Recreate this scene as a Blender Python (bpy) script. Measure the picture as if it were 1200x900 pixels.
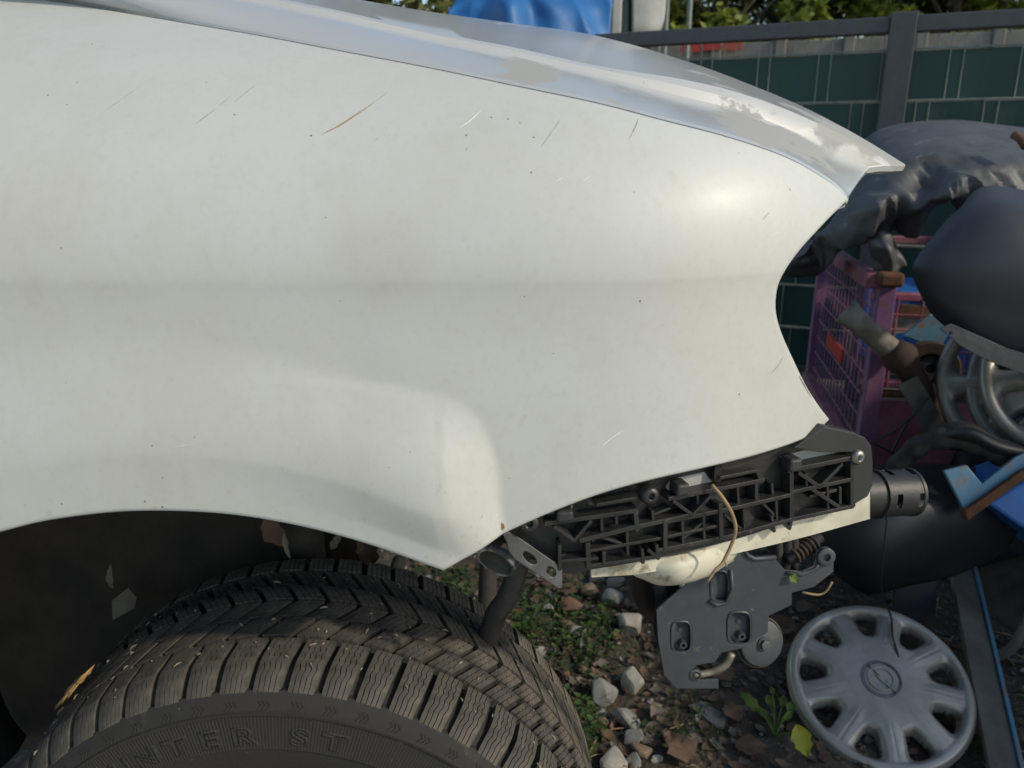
import bpy, bmesh, math, random
import numpy as np
from mathutils import Vector, Matrix, noise
R = math.radians
random.seed(7)
for o in list(bpy.data.objects): bpy.data.objects.remove(o)
scene = bpy.context.scene
COL = scene.collection

# ------------------------------------------------------------------ camera
CAM = Vector((0, 0, 1.09)); PITCH = R(16.5); FPX = 906.0
cd = bpy.data.cameras.new('camera'); cam = bpy.data.objects.new('camera', cd); COL.objects.link(cam)
cam.location = CAM; cam.rotation_euler = (R(90) - PITCH, 0, 0)
cd.sensor_width = 36; cd.lens = FPX / 1200 * 36; cd.clip_start = 0.02; cd.clip_end = 500
cd.dof.use_dof = True; cd.dof.focus_distance = 0.78; cd.dof.aperture_fstop = 9
scene.camera = cam
# ------------------------------------------------------------------ sky and sun
SUN = Vector((0.72, -0.37, 0.55)).normalized()
w = bpy.data.worlds.new('World'); scene.world = w; w.use_nodes = True
nt = w.node_tree; bg = nt.nodes['Background']
sky = nt.nodes.new('ShaderNodeTexSky'); sky.sky_type = 'NISHITA'; sky.sun_disc = False
sky.sun_elevation = math.asin(SUN.z); sky.sun_rotation = math.atan2(SUN.x, SUN.y)
sky.air_density = 1.0; sky.dust_density = .8; sky.ozone_density = 1.6
nt.links.new(sky.outputs[0], bg.inputs[0]); bg.inputs[1].default_value = 0.15
sd = bpy.data.lights.new('sun', 'SUN'); sd.energy = 2.0; sd.angle = R(2.2); sd.color = (1, .94, .84)
so = bpy.data.objects.new('sun', sd); COL.objects.link(so); so.rotation_euler = SUN.to_track_quat('Z', 'Y').to_euler()
so.location = (3, -3, 5)
scene.view_settings.view_transform = 'Standard'; scene.view_settings.look = 'None'
scene.view_settings.exposure = 0.34; scene.view_settings.gamma = 1
scene.view_settings.use_white_balance = True; scene.view_settings.white_balance_temperature = 7350; scene.view_settings.white_balance_tint = 6
scene.render.engine = 'CYCLES'
scene.render.resolution_x = 1024; scene.render.resolution_y = 768

# ------------------------------------------------------------------ geometry helpers
FWD = Vector((0, math.cos(PITCH), -math.sin(PITCH))); UPV = Vector((0, math.sin(PITCH), math.cos(PITCH)))
def ray(u, v): return Vector(((u - 600) / FPX, 0, 0)) + FWD + UPV * (-(v - 450) / FPX)
def at(u, v, Y):
    d = ray(u, v); return CAM + d * (Y / d.y)
def onz(u, v, Z=0.0):
    d = ray(u, v); return CAM + d * ((Z - CAM.z) / d.z)
def onsurf(u, v, f, off=0.0):
    Y = .65
    for _ in range(60):
        p = at(u, v, Y); Y = .5 * Y + .5 * (f(p.x, p.z) + off)
    return at(u, v, Y)
def onplane(u, v, p0, n):
    d = ray(u, v); return CAM + d * ((p0 - CAM).dot(n) / d.dot(n))
def sstep(a, b, x):
    t = max(0, min(1, (x - a) / (b - a))); return t * t * (3 - 2 * t)
def lerp(a, b, t): return a + (b - a) * t
def nz(p, s=1.0, seed=0): return noise.noise(Vector((p[0] * s + seed * 7.3, p[1] * s + seed * 3.1, p[2] * s - seed * 5.7)))
def catmull(pts, n, closed=False):
    pts = [Vector(p) for p in pts]
    m = len(pts); out = []
    segs = m if closed else m - 1
    for i in range(n):
        t = i / (n if closed else n - 1) * segs
        k = min(int(t), segs - 1); f = t - k
        if closed: a, b, c, d = (pts[(k + j) % m] for j in (-1, 0, 1, 2))
        else:
            b, c = pts[k], pts[k + 1]
            a = pts[k - 1] if k > 0 else b * 2 - c
            d = pts[k + 2] if k + 2 < m else c * 2 - b
        out.append(.5 * ((2 * b) + (c - a) * f + (2 * a - 5 * b + 4 * c - d) * f * f + (3 * b - a - 3 * c + d) * f ** 3))
    return out
def wloc(o):
    v = Vector((0, 0, 0))
    while o: v += o.location; o = o.parent
    return v
class MB:
    def __init__(s): s.v = []; s.f = []
    def quad_box(s, c, ax, ay, az):
        c, ax, ay, az = map(Vector, (c, ax, ay, az)); b = len(s.v)
        for k in (-1, 1):
            for j in (-1, 1):
                for i in (-1, 1): s.v.append(c + ax * i + ay * j + az * k)
        for q in ((0, 2, 3, 1), (4, 5, 7, 6), (0, 1, 5, 4), (2, 6, 7, 3), (0, 4, 6, 2), (1, 3, 7, 5)): s.f.append([b + i for i in q])
        return s
    def box(s, lo, hi):
        lo, hi = Vector(lo), Vector(hi); c = (lo + hi) / 2; h = (hi - lo) / 2
        return s.quad_box(c, (h.x, 0, 0), (0, h.y, 0), (0, 0, h.z))
    def bar(s, a, b, wd, dp, n, shift=0.0):
        """bar a->b, wd across in plane, running from the plane (normal n) back by dp"""
        a, b, n = Vector(a), Vector(b), Vector(n); d = (b - a); L = d.length; d = d / L
        t = d.cross(n).normalized(); n2 = t.cross(d).normalized()
        if n2.dot(n) < 0: n2 = -n2
        return s.quad_box((a + b) / 2 - n2 * (dp / 2 - shift), d * (L / 2 + wd * .3), t * wd / 2, n2 * dp / 2)
    def tube(s, pts, r, seg=10, cap=True):
        pts = [Vector(p) for p in pts]; n = len(pts); b = len(s.v)
        rr = r if isinstance(r, (list, tuple)) else [r] * n
        up = None
        for i, p in enumerate(pts):
            d = (pts[min(i + 1, n - 1)] - pts[max(i - 1, 0)]).normalized()
            if up is None:
                up = d.orthogonal().normalized()
            up = (up - d * up.dot(d)).normalized(); sd_ = d.cross(up)
            for k in range(seg):
                a = 2 * math.pi * k / seg
                s.v.append(p + (up * math.cos(a) + sd_ * math.sin(a)) * rr[i])
        for i in range(n - 1):
            for k in range(seg):
                k2 = (k + 1) % seg
                s.f.append([b + i * seg + k, b + i * seg + k2, b + (i + 1) * seg + k2, b + (i + 1) * seg + k])
        if cap:
            s.f.append([b + k for k in range(seg)][::-1]); s.f.append([b + (n - 1) * seg + k for k in range(seg)])
        return s
    def lathe(s, prof, c, axis, seg=32, ref=None, closed=False):
        """prof: (radius, height along axis)"""
        c = Vector(c); axis = Vector(axis).normalized()
        e1 = (Vector(ref) - axis * Vector(ref).dot(axis)).normalized() if ref else axis.orthogonal().normalized(); e2 = axis.cross(e1); b = len(s.v)
        for r, h in prof:
            for k in range(seg):
                a = 2 * math.pi * k / seg
                s.v.append(c + axis * h + (e1 * math.cos(a) + e2 * math.sin(a)) * r)
        m = len(prof)
        for i in range(m if closed else m - 1):
            j = (i + 1) % m
            for k in range(seg):
                k2 = (k + 1) % seg
                s.f.append([b + i * seg + k, b + i * seg + k2, b + j * seg + k2, b + j * seg + k])
        return s
    def grid(s, P, skip=None):
        b = len(s.v); n = len(P); m = len(P[0])
        for row in P: s.v.extend(row)
        for i in range(n - 1):
            for j in range(m - 1):
                if skip and skip(i, j): continue
                s.f.append([b + i * m + j, b + i * m + j + 1, b + (i + 1) * m + j + 1, b + (i + 1) * m + j])
        return s
    def poly(s, pts, n, th, holes=()):
        """flat plate with holes; front face on pts, thickness back along -n"""
        n = Vector(n).normalized(); bm = bmesh.new(); es = []
        for loop in [pts] + list(holes):
            vs = [bm.verts.new(p) for p in loop]
            for i in range(len(vs)): es.append(bm.edges.new((vs[i], vs[(i + 1) % len(vs)])))
        bmesh.ops.triangle_fill(bm, use_beauty=True, use_dissolve=False, edges=es, normal=n)
        for f in bm.faces:
            f.normal_update()
            if f.normal.dot(n) < 0: f.normal_flip()
        bm.verts.index_update(); b = len(s.v); N = len(bm.verts)
        for v in bm.verts: s.v.append(v.co.copy())
        for v in bm.verts: s.v.append(v.co - n * th)
        for f in bm.faces:
            ids = [v.index for v in f.verts]
            s.f.append([b + i for i in ids]); s.f.append([b + N + i for i in ids[::-1]])
            for e in range(len(ids)):
                ed = f.edges[e]
        for e in bm.edges:
            if len(e.link_faces) == 1:
                f = e.link_faces[0]; ids = [v.index for v in f.verts]
                i, j = e.verts[0].index, e.verts[1].index
                if ids[(ids.index(i) + 1) % len(ids)] != j: i, j = j, i
                s.f.append([b + j, b + i, b + N + i, b + N + j])
        bm.free(); return s
    def build(s, name, mat, parent=None, smooth=False, solid=0, bevel=0, sub=0, origin=None, auto=None):
        off = wloc(parent) if parent else Vector((0, 0, 0))
        o0 = Vector(origin) if origin is not None else off
        me = bpy.data.meshes.new(name); me.from_pydata([tuple(v - o0) for v in s.v], [], s.f); me.update()
        if smooth: me.shade_smooth()
        ob = bpy.data.objects.new(name, me); COL.objects.link(ob); ob.parent = parent
        if origin is not None: ob.location = o0 - off
        for m in (mat if isinstance(mat, (list, tuple)) else [mat]): me.materials.append(m)
        if solid: q = ob.modifiers.new('solid', 'SOLIDIFY'); q.thickness = solid; q.offset = -1
        if bevel: q = ob.modifiers.new('bevel', 'BEVEL'); q.width = bevel; q.segments = 2; q.limit_method = 'ANGLE'; q.angle_limit = R(40)
        if sub: q = ob.modifiers.new('sub', 'SUBSURF'); q.levels = sub; q.render_levels = sub
        if auto:
            me.shade_smooth(); q = ob.modifiers.new('es', 'EDGE_SPLIT'); q.split_angle = R(auto)
        return ob
def tag(o, label, cat, group=None, kind=None):
    if label: o['label'] = label
    if cat: o['category'] = cat
    if group: o['group'] = group
    if kind: o['kind'] = kind
    return o
def thing(name, label, cat, loc=(0, 0, 0), group=None):
    o = bpy.data.objects.new(name, None); COL.objects.link(o); o.location = loc; o.empty_display_size = .1
    return tag(o, label, cat, group)
def surf(rows, nu, nv, disp=None):
    """catmull patch through rows of points"""
    A = [catmull(r, nu) for r in rows]
    P = [catmull([A[i][j] for i in range(len(rows))], nv) for j in range(nu)]
    P = [[P[j][i] for j in range(nu)] for i in range(nv)]
    if disp:
        for i in range(nv):
            for j in range(nu):
                P[i][j] = P[i][j] + disp(P[i][j], j / (nu - 1), i / (nv - 1))
    return P

# ------------------------------------------------------------------ materials
def mat(name, c1, c2=None, rough=.5, scale=8, detail=6, metal=0, bump=0, bscale=60, coat=0, lo=.35, hi=.65, spec=.5, c3=None, s3=30, t3=.6, rvar=0, bdist=.002):
    m = bpy.data.materials.new(name); m.use_nodes = True; nt = m.node_tree; b = nt.nodes['Principled BSDF']; N = nt.nodes.new; L = nt.links.new
    tc = N('ShaderNodeTexCoord')
    b.inputs['Roughness'].default_value = rough; b.inputs['Metallic'].default_value = metal
    b.inputs['Specular IOR Level'].default_value = spec
    b.inputs['Coat Weight'].default_value = coat; b.inputs['Coat Roughness'].default_value = .05
    col = None
    if c2 is not None:
        n = N('ShaderNodeTexNoise'); n.inputs['Scale'].default_value = scale; n.inputs['Detail'].default_value = detail; n.inputs['Roughness'].default_value = .65
        L(tc.outputs['Object'], n.inputs['Vector'])
        r = N('ShaderNodeMapRange'); r.inputs[1].default_value = lo; r.inputs[2].default_value = hi; L(n.outputs[0], r.inputs[0])
        mx = N('ShaderNodeMix'); mx.data_type = 'RGBA'; L(r.outputs[0], mx.inputs[0])
        mx.inputs[6].default_value = (*c1, 1); mx.inputs[7].default_value = (*c2, 1); col = mx.outputs[2]
        if c3 is not None:
            n3 = N('ShaderNodeTexNoise'); n3.inputs['Scale'].default_value = s3; n3.inputs['Detail'].default_value = 8; n3.inputs['Roughness'].default_value = .7
            L(tc.outputs['Object'], n3.inputs['Vector'])
            r3 = N('ShaderNodeMapRange'); r3.inputs[1].default_value = t3; r3.inputs[2].default_value = t3 + .08; L(n3.outputs[0], r3.inputs[0])
            m3 = N('ShaderNodeMix'); m3.data_type = 'RGBA'; L(r3.outputs[0], m3.inputs[0]); L(col, m3.inputs[6]); m3.inputs[7].default_value = (*c3, 1); col = m3.outputs[2]
        L(col, b.inputs['Base Color'])
        if rvar:
            rr = N('ShaderNodeMapRange'); rr.inputs[3].default_value = rough - rvar; rr.inputs[4].default_value = rough + rvar; L(n.outputs[0], rr.inputs[0]); L(rr.outputs[0], b.inputs['Roughness'])
    else: b.inputs['Base Color'].default_value = (*c1, 1)
    if bump:
        nb = N('ShaderNodeTexNoise'); nb.inputs['Scale'].default_value = bscale; nb.inputs['Detail'].default_value = 6; L(tc.outputs['Object'], nb.inputs['Vector'])
        bp = N('ShaderNodeBump'); bp.inputs['Strength'].default_value = bump; bp.inputs['Distance'].default_value = bdist; L(nb.outputs[0], bp.inputs['Height']); L(bp.outputs[0], b.inputs['Normal'])
    return m
def paint_mat(name, col, hood=False):
    m = bpy.data.materials.new(name); m.use_nodes = True; nt = m.node_tree; b = nt.nodes['Principled BSDF']; N = nt.nodes.new; L = nt.links.new
    tc = N('ShaderNodeTexCoord')
    def mixc(f, a, bcol):
        mx = N('ShaderNodeMix'); mx.data_type = 'RGBA'; L(f, mx.inputs[0])
        if isinstance(a, tuple): mx.inputs[6].default_value = (*a, 1)
        else: L(a, mx.inputs[6])
        mx.inputs[7].default_value = (*bcol, 1); return mx.outputs[2]
    def noi(sc, lo, hi, out=1.0, det=6, rg=.6, mp=None):
        n = N('ShaderNodeTexNoise'); n.inputs['Scale'].default_value = sc; n.inputs['Detail'].default_value = det; n.inputs['Roughness'].default_value = rg
        if mp:
            q = N('ShaderNodeMapping'); q.inputs['Scale'].default_value = mp; L(tc.outputs['Object'], q.inputs[0]); L(q.outputs[0], n.inputs[0])
        else: L(tc.outputs['Object'], n.inputs['Vector'])
        r = N('ShaderNodeMapRange'); r.inputs[1].default_value = lo; r.inputs[2].default_value = hi; r.inputs[4].default_value = out; L(n.outputs[0], r.inputs[0]); return r.outputs[0]
    dust = noi(5, .42, .75, .55, 8, .7)
    c = mixc(dust, col, (.44, .415, .37))
    c = mixc(noi(26, .55, .75, .35, 6, .7, (1, 1, .35)), c, (.455, .435, .40))
    if not hood:
        mp = N('ShaderNodeVectorMath'); mp.operation = 'DISTANCE'; L(tc.outputs['Object'], mp.inputs[0]); mp.inputs[1].default_value = SMUDGE
        ns = N('ShaderNodeTexNoise'); ns.inputs['Scale'].default_value = 30; ns.inputs['Detail'].default_value = 6; L(tc.outputs['Object'], ns.inputs['Vector'])
        ad = N('ShaderNodeMath'); ad.operation = 'MULTIPLY_ADD'; L(ns.outputs[0], ad.inputs[0]); ad.inputs[1].default_value = .03; L(mp.outputs['Value'], ad.inputs[2])
        mr = N('ShaderNodeMapRange'); mr.inputs[1].default_value = .058; mr.inputs[2].default_value = .040; mr.inputs[4].default_value = .26; L(ad.outputs[0], mr.inputs[0])
        c = mixc(mr.outputs[0], c, (.43, .415, .385))
        c = mixc(noi(150, .5, .8, .30, 4, .7), c, (.40, .37, .32))
        # splashed grime towards the wheel arch
        sz = N('ShaderNodeSeparateXYZ'); L(tc.outputs['Object'], sz.inputs[0])
        zr = N('ShaderNodeMapRange'); zr.inputs[1].default_value = .90; zr.inputs[2].default_value = .78; L(sz.outputs[2], zr.inputs[0])
        gm = N('ShaderNodeMath'); gm.operation = 'MULTIPLY'; L(noi(95, .60, .68, .55, 7, .75), gm.inputs[0]); L(zr.outputs[0], gm.inputs[1])
        c = mixc(gm.outputs[0], c, (.26, .22, .17))
    # small dark grime specks
    vo = N('ShaderNodeTexVoronoi'); vo.inputs['Scale'].default_value = 62; L(tc.outputs['Object'], vo.inputs['Vector'])
    sep = N('ShaderNodeSeparateColor'); L(vo.outputs['Color'], sep.inputs[0])
    rad = N('ShaderNodeMath'); rad.operation = 'MULTIPLY_ADD'; L(sep.outputs[1], rad.inputs[0]); rad.inputs[1].default_value = .045; rad.inputs[2].default_value = .012
    lt = N('ShaderNodeMath'); lt.operation = 'LESS_THAN'; L(vo.outputs['Distance'], lt.inputs[0]); L(rad.outputs[0], lt.inputs[1])
    sel = N('ShaderNodeMath'); sel.operation = 'GREATER_THAN'; L(sep.outputs[0], sel.inputs[0]); sel.inputs[1].default_value = .2 if hood else .3
    mu = N('ShaderNodeMath'); mu.operation = 'MULTIPLY'; L(lt.outputs[0], mu.inputs[0]); L(sel.outputs[0], mu.inputs[1])
    c = mixc(mu.outputs[0], c, (.07, .06, .045))
    L(c, b.inputs['Base Color'])
    b.inputs['Specular IOR Level'].default_value = .5 if hood else .32
    L(noi(9, .35, .7, 1), b.inputs['Roughness']) if False else None
    rr = N('ShaderNodeMapRange'); L(dust, rr.inputs[0]); rr.inputs[3].default_value = .46 if not hood else .4; rr.inputs[4].default_value = .6; L(rr.outputs[0], b.inputs['Roughness'])
    if hood:   # tree reflections painted as ragged grey patches without coat
        reflmask = noi(4.6, .565, .60, 1.0, 9, .62, (1, .8, 1))
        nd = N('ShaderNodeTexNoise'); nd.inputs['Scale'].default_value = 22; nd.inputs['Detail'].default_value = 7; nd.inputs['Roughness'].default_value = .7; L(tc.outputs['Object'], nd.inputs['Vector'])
        for (cx, cy, cz), rr_, sx in HREFLECT:
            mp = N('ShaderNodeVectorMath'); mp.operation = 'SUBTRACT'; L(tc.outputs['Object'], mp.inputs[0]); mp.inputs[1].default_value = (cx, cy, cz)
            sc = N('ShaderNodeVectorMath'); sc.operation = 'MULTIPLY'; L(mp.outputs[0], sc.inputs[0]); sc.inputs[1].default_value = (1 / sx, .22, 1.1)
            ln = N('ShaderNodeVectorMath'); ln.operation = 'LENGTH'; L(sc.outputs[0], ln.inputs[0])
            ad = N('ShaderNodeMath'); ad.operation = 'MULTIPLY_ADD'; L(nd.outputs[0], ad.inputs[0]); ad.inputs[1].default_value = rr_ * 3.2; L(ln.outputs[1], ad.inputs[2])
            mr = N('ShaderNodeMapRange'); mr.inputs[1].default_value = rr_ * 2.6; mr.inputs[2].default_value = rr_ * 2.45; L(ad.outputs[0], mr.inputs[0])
            mxm = N('ShaderNodeMath'); mxm.operation = 'MAXIMUM'; L(reflmask, mxm.inputs[0]); L(mr.outputs[0], mxm.inputs[1]); reflmask = mxm.outputs[0]
        inv = N('ShaderNodeMath'); inv.operation = 'SUBTRACT'; inv.inputs[0].default_value = 1.0; L(reflmask, inv.inputs[1])
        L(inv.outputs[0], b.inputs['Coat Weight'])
        r2 = N('ShaderNodeMix'); r2.data_type = 'FLOAT'; L(reflmask, r2.inputs[0]); L(rr.outputs[0], r2.inputs[2]); r2.inputs[3].default_value = .75; L(r2.outputs[0], b.inputs['Roughness'])
        c2 = mixc(reflmask, c, (.335, .33, .315)); b.inputs['Coat IOR'].default_value = 1.5; L(c2, b.inputs['Base Color'])
    else: b.inputs['Coat Weight'].default_value = .10
    b.inputs['Coat Roughness'].default_value = .17 if hood else .3
    return m
CARLOC = Vector((-.4, 1.4, 0))
HREFLECT = [(tuple(at(620, 88, .745) - CARLOC), .022, 1.3), (tuple(at(870, 152, .765) - CARLOC), .030, 1.8), (tuple(at(935, 175, .775) - CARLOC), .022, 1.6)]
SMUDGE = tuple(at(452, 305, .58) - CARLOC)
M = {}
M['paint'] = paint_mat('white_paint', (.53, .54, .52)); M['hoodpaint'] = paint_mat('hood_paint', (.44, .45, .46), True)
M['cream'] = mat('cream_metal', (.66, .63, .52), (.45, .41, .32), .5, 14, bump=.1, c3=(.25, .21, .15), s3=30, t3=.55)
M['greyclip'] = mat('grey_clip', (.42, .43, .42), (.3, .3, .3), .5, 20)
M['plastic'] = mat('black_plastic', (.014, .014, .015), (.032, .031, .030), .40, 25, bump=.25, bscale=200, c3=(.16, .15, .13), s3=55, t3=.63, rvar=.12)
M['plastic2'] = mat('black_plastic_clean', (.022, .023, .025), (.036, .037, .039), .56, 12, bump=.1, bscale=400, c3=(.12, .12, .11), s3=90, t3=.72)
M['steel'] = mat('galvanised_steel', (.12, .123, .125), (.06, .06, .06), .5, 30, metal=.5, c3=(.1, .07, .05), s3=60, t3=.68)
M['screw'] = mat('screw_metal', (.35, .34, .32), (.14, .12, .1), .35, 90, metal=.85)
M['plate'] = mat('bluegrey_plastic', (.036, .044, .053), (.058, .066, .076), .5, 9, bump=.12, bscale=200, c3=(.15, .145, .13), s3=34, t3=.62, rvar=.1)
M['scuff'] = mat('scuffed_plastic', (.05, .05, .05), (.36, .35, .33), .6, 45, lo=.46, hi=.6, bump=.3)
M['lug'] = mat('zinc_lug', (.26, .24, .19), (.11, .09, .06), .5, 40, metal=.5)
M['tubeblack'] = mat('tube_black', (.012, .013, .014), (.022, .022, .023), .5, 14, bump=.15, bscale=300)
M['rubber'] = mat('black_rubber', (.018, .017, .016), (.05, .045, .04), .75, 40, bump=.3, bscale=200)
M['wellblack'] = mat('arch_liner_black', (.007, .007, .007), (.016, .015, .013), .85, 12, bump=.5, bscale=40, c3=(.06, .05, .04), s3=30, t3=.7)
M['underbody'] = mat('underbody', (.02, .018, .016), (.05, .04, .03), .85, 10, bump=.5)
M['rust'] = mat('rust', (.16, .06, .025), (.07, .035, .02), .85, 30, bump=.5, bscale=120)
M['ruststeel'] = mat('rusty_arm', (.065, .034, .024), (.032, .022, .018), .85, 22, bump=.5, bscale=100)
M['pipe'] = mat('old_pipe', (.27, .25, .20), (.13, .11, .085), .65, 22, bump=.3)
def tyre_mat(name, dust=.5):
    return mat(name, (.030, .028, .026), (.155, .136, .11), .82, 13, 8, bump=.35, bscale=260, bdist=.0012, lo=.62 - dust * .4, hi=.88 - dust * .35, c3=(.18, .155, .125), s3=120, t3=.66, spec=.3)
M['tread'] = tyre_mat('tread_rubber', .62); M['tyregroove'] = tyre_mat('tyre_groove', .2)
def sidewall_mat():
    m = tyre_mat('tyre_sidewall', .12); nt = m.node_tree; N = nt.nodes.new; L = nt.links.new; b = nt.nodes['Principled BSDF']
    tc = [n for n in nt.nodes if n.type == 'TEX_COORD'][0]
    s = N('ShaderNodeSeparateXYZ'); L(tc.outputs['Object'], s.inputs[0])
    a = N('ShaderNodeMath'); a.operation = 'ARCTAN2'; L(s.outputs[0], a.inputs[0]); L(s.outputs[2], a.inputs[1])
    k = N('ShaderNodeMath'); k.operation = 'MULTIPLY'; L(a.outputs[0], k.inputs[0]); k.inputs[1].default_value = 560
    si = N('ShaderNodeMath'); si.operation = 'SINE'; L(k.outputs[0], si.inputs[0])
    # ribs only on the band that carries the lettering
    x2 = N('ShaderNodeVectorMath'); x2.operation = 'MULTIPLY'; L(tc.outputs['Object'], x2.inputs[0]); x2.inputs[1].default_value = (1, 0, 1)
    ln = N('ShaderNodeVectorMath'); ln.operation = 'LENGTH'; L(x2.outputs[0], ln.inputs[0])
    r1 = N('ShaderNodeMapRange'); r1.inputs[1].default_value = .250; r1.inputs[2].default_value = .253; L(ln.outputs[1], r1.inputs[0])
    r2 = N('ShaderNodeMapRange'); r2.inputs[1].default_value = .2865; r2.inputs[2].default_value = .284; L(ln.outputs[1], r2.inputs[0])
    mm = N('ShaderNodeMath'); mm.operation = 'MULTIPLY'; L(r1.outputs[0], mm.inputs[0]); L(r2.outputs[0], mm.inputs[1])
    m2 = N('ShaderNodeMath'); m2.operation = 'MULTIPLY'; L(si.outputs[0], m2.inputs[0]); L(mm.outputs[0], m2.inputs[1])
    bp = N('ShaderNodeBump'); bp.inputs['Strength'].default_value = .4; bp.inputs['Distance'].default_value = .0004; L(m2.outputs[0], bp.inputs['Height'])
    old = [n for n in nt.nodes if n.type == 'BUMP' and n != bp][0]; L(old.outputs[0], bp.inputs['Normal']); L(bp.outputs[0], b.inputs['Normal'])
    return m
M['sidewall'] = sidewall_mat()
M['silver'] = mat('silver_hubcap', (.37, .355, .33), (.23, .22, .20), .42, 9, metal=.45, c3=(.15, .14, .125), s3=26, t3=.62, rvar=.14, bump=.06, bscale=150)
M['silverdark'] = mat('emblem_grey', (.2, .2, .21), (.11, .11, .11), .4, 60, metal=.6)
M['navy'] = mat('navy_plastic', (.019, .023, .030), (.032, .036, .044), .5, 6, bump=.06, bscale=90, rvar=.08, c3=(.09, .09, .09), s3=35, t3=.72)
M['liner2'] = mat('grey_black_plastic', (.045, .046, .048), (.085, .087, .088), .52, 9, bump=.5, bscale=40, c3=(.17, .17, .165), s3=14, t3=.60, rvar=.12, bdist=.004)
M['purple'] = mat('purple_paint', (.19, .085, .215), (.26, .12, .20), .55, 14, c3=(.18, .085, .05), s3=22, t3=.58, bump=.15)
M['maroon'] = mat('maroon_paint', (.25, .065, .115), (.33, .14, .16), .55, 14, c3=(.2, .10, .06), s3=25, t3=.55, bump=.15)
M['redtag'] = mat('red_tag', (.5, .05, .03), (.4, .04, .03), .5)
M['bluepaint'] = mat('worn_blue_paint', (.05, .16, .27), (.09, .2, .28), .5, 20, c3=(.20, .10, .05), s3=18, t3=.52, bump=.2)
M['bluecrate'] = mat('blue_plastic', (.012, .17, .55), (.02, .13, .42), .4, 10)
M['greyboard'] = mat('grey_board', (.13, .125, .115), (.075, .07, .062), .75, 14, bump=.4, bscale=40)
M['blackpanel'] = mat('black_panel', (.012, .013, .016), (.02, .021, .025), .5, 7, bump=.1)
M['gate'] = mat('anthracite_powdercoat', (.055, .057, .064), (.07, .07, .078), .5, 30, bump=.05, bscale=300)
M['strip'] = mat('green_pvc', (.006, .040, .032), (.010, .054, .043), .5, 2.5, rvar=.06)
M['wire'] = mat('galvanised_wire', (.24, .27, .25), (.15, .18, .165), .6, 40, metal=.1)
M['concrete'] = mat('concrete_wall', (.26, .24, .21), (.16, .15, .13), .9, 3, bump=.4, bscale=20)
M['tarp'] = mat('blue_tarp', (.008, .10, .30), (.012, .14, .38), .55, 2.5, bump=.25, bscale=7, bdist=.03)
M['whitecar'] = mat('white_vehicle', (.42, .43, .42), (.34, .34, .33), .35, 4)
M['glass'] = mat('dark_glass', (.015, .017, .018), None, .08)
M['brick'] = mat('red_brick', (.45, .08, .05), (.35, .10, .06), .8, 6)
M['straw'] = mat('straw', (.42, .26, .10), (.30, .17, .06), .7, 40)
M['straw2'] = mat('pale_straw', (.36, .25, .14), (.24, .16, .08), .7, 60)
M['paper'] = mat('faded_paper', (.17, .16, .11), (.10, .095, .07), .8, 30)
M['crumb'] = mat('dried_mud', (.30, .26, .20), (.16, .13, .09), .9, 200)
M['wirered'] = mat('black_cable', (.012, .012, .012), None, .45)
M['scr_rust'] = mat('scratch_rust', (.30, .14, .04), (.2, .1, .04), .7, 80)
M['scr_dark'] = mat('scratch_dark', (.20, .18, .15), (.4, .38, .34), .7, 120)
M['scr_white'] = mat('scratch_white', (.70, .70, .67), None, .6)
def leafmat(name, c1, c2, rough=.6, sc=20, tr=.25):
    m = mat(name, c1, c2, rough, sc); b = m.node_tree.nodes['Principled BSDF']
    nt = m.node_tree; t = nt.nodes.new('ShaderNodeBsdfTranslucent'); mx = nt.nodes.new('ShaderNodeMixShader'); mx.inputs[0].default_value = tr
    src = b.inputs['Base Color'].links[0].from_socket; nt.links.new(src, t.inputs[0])
    out = [n for n in nt.nodes if n.type == 'OUTPUT_MATERIAL'][0]
    nt.links.new(b.outputs[0], mx.inputs[1]); nt.links.new(t.outputs[0], mx.inputs[2]); nt.links.new(mx.outputs[0], out.inputs[0]); return m
M['weed'] = leafmat('weed_green', (.03, .07, .015), (.07, .125, .022)); M['weed2'] = leafmat('weed_dark', (.02, .045, .016), (.045, .07, .02))
M['plantleaf'] = leafmat('young_leaf', (.06, .13, .018), (.13, .19, .025)); M['yellowleaf'] = leafmat('yellow_leaf', (.42, .36, .02), (.22, .28, .03), .5, 14)
M['deadleaf'] = leafmat('dead_leaf', (.085, .052, .034), (.16, .10, .065), .8, 30, .1); M['deadleaf2'] = leafmat('dead_leaf_orange', (.14, .08, .045), (.09, .058, .04), .8, 30, .1)
M['deadleaf3'] = leafmat('dead_leaf_grey', (.11, .09, .075), (.19, .155, .13), .8, 30, .1)
M['tree1'] = leafmat('tree_yellowgreen', (.26, .29, .05), (.14, .18, .03), .6, 1.2, .3); M['tree2'] = leafmat('tree_dark', (.026, .04, .014), (.06, .08, .02), .6, 1.2, .2)
M['tree3'] = leafmat('tree_mid', (.12, .14, .035), (.2, .2, .06), .6, 1.2, .3)
M['bark'] = mat('bark', (.08, .06, .045), (.04, .03, .025), .9, 12, bump=.5)
M['stone_grey'] = mat('stone_grey', (.27, .267, .255), (.16, .155, .145), .9, 22, bump=.9, bscale=70, c3=(.12, .1, .08), s3=35, t3=.62)
M['stone_pale'] = mat('stone_pale', (.38, .36, .32), (.25, .235, .20), .9, 22, bump=.9, bscale=70, c3=(.16, .13, .09), s3=35, t3=.64)
M['stone_brown'] = mat('stone_brown', (.21, .15, .10), (.13, .095, .065), .85, 22, bump=.5, bscale=60)
M['terracotta'] = mat('terracotta', (.22, .11, .075), (.14, .08, .06), .85, 22, bump=.4)
M['slate'] = mat('slate', (.15, .155, .16), (.10, .10, .10), .7, 22, bump=.3)
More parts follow.
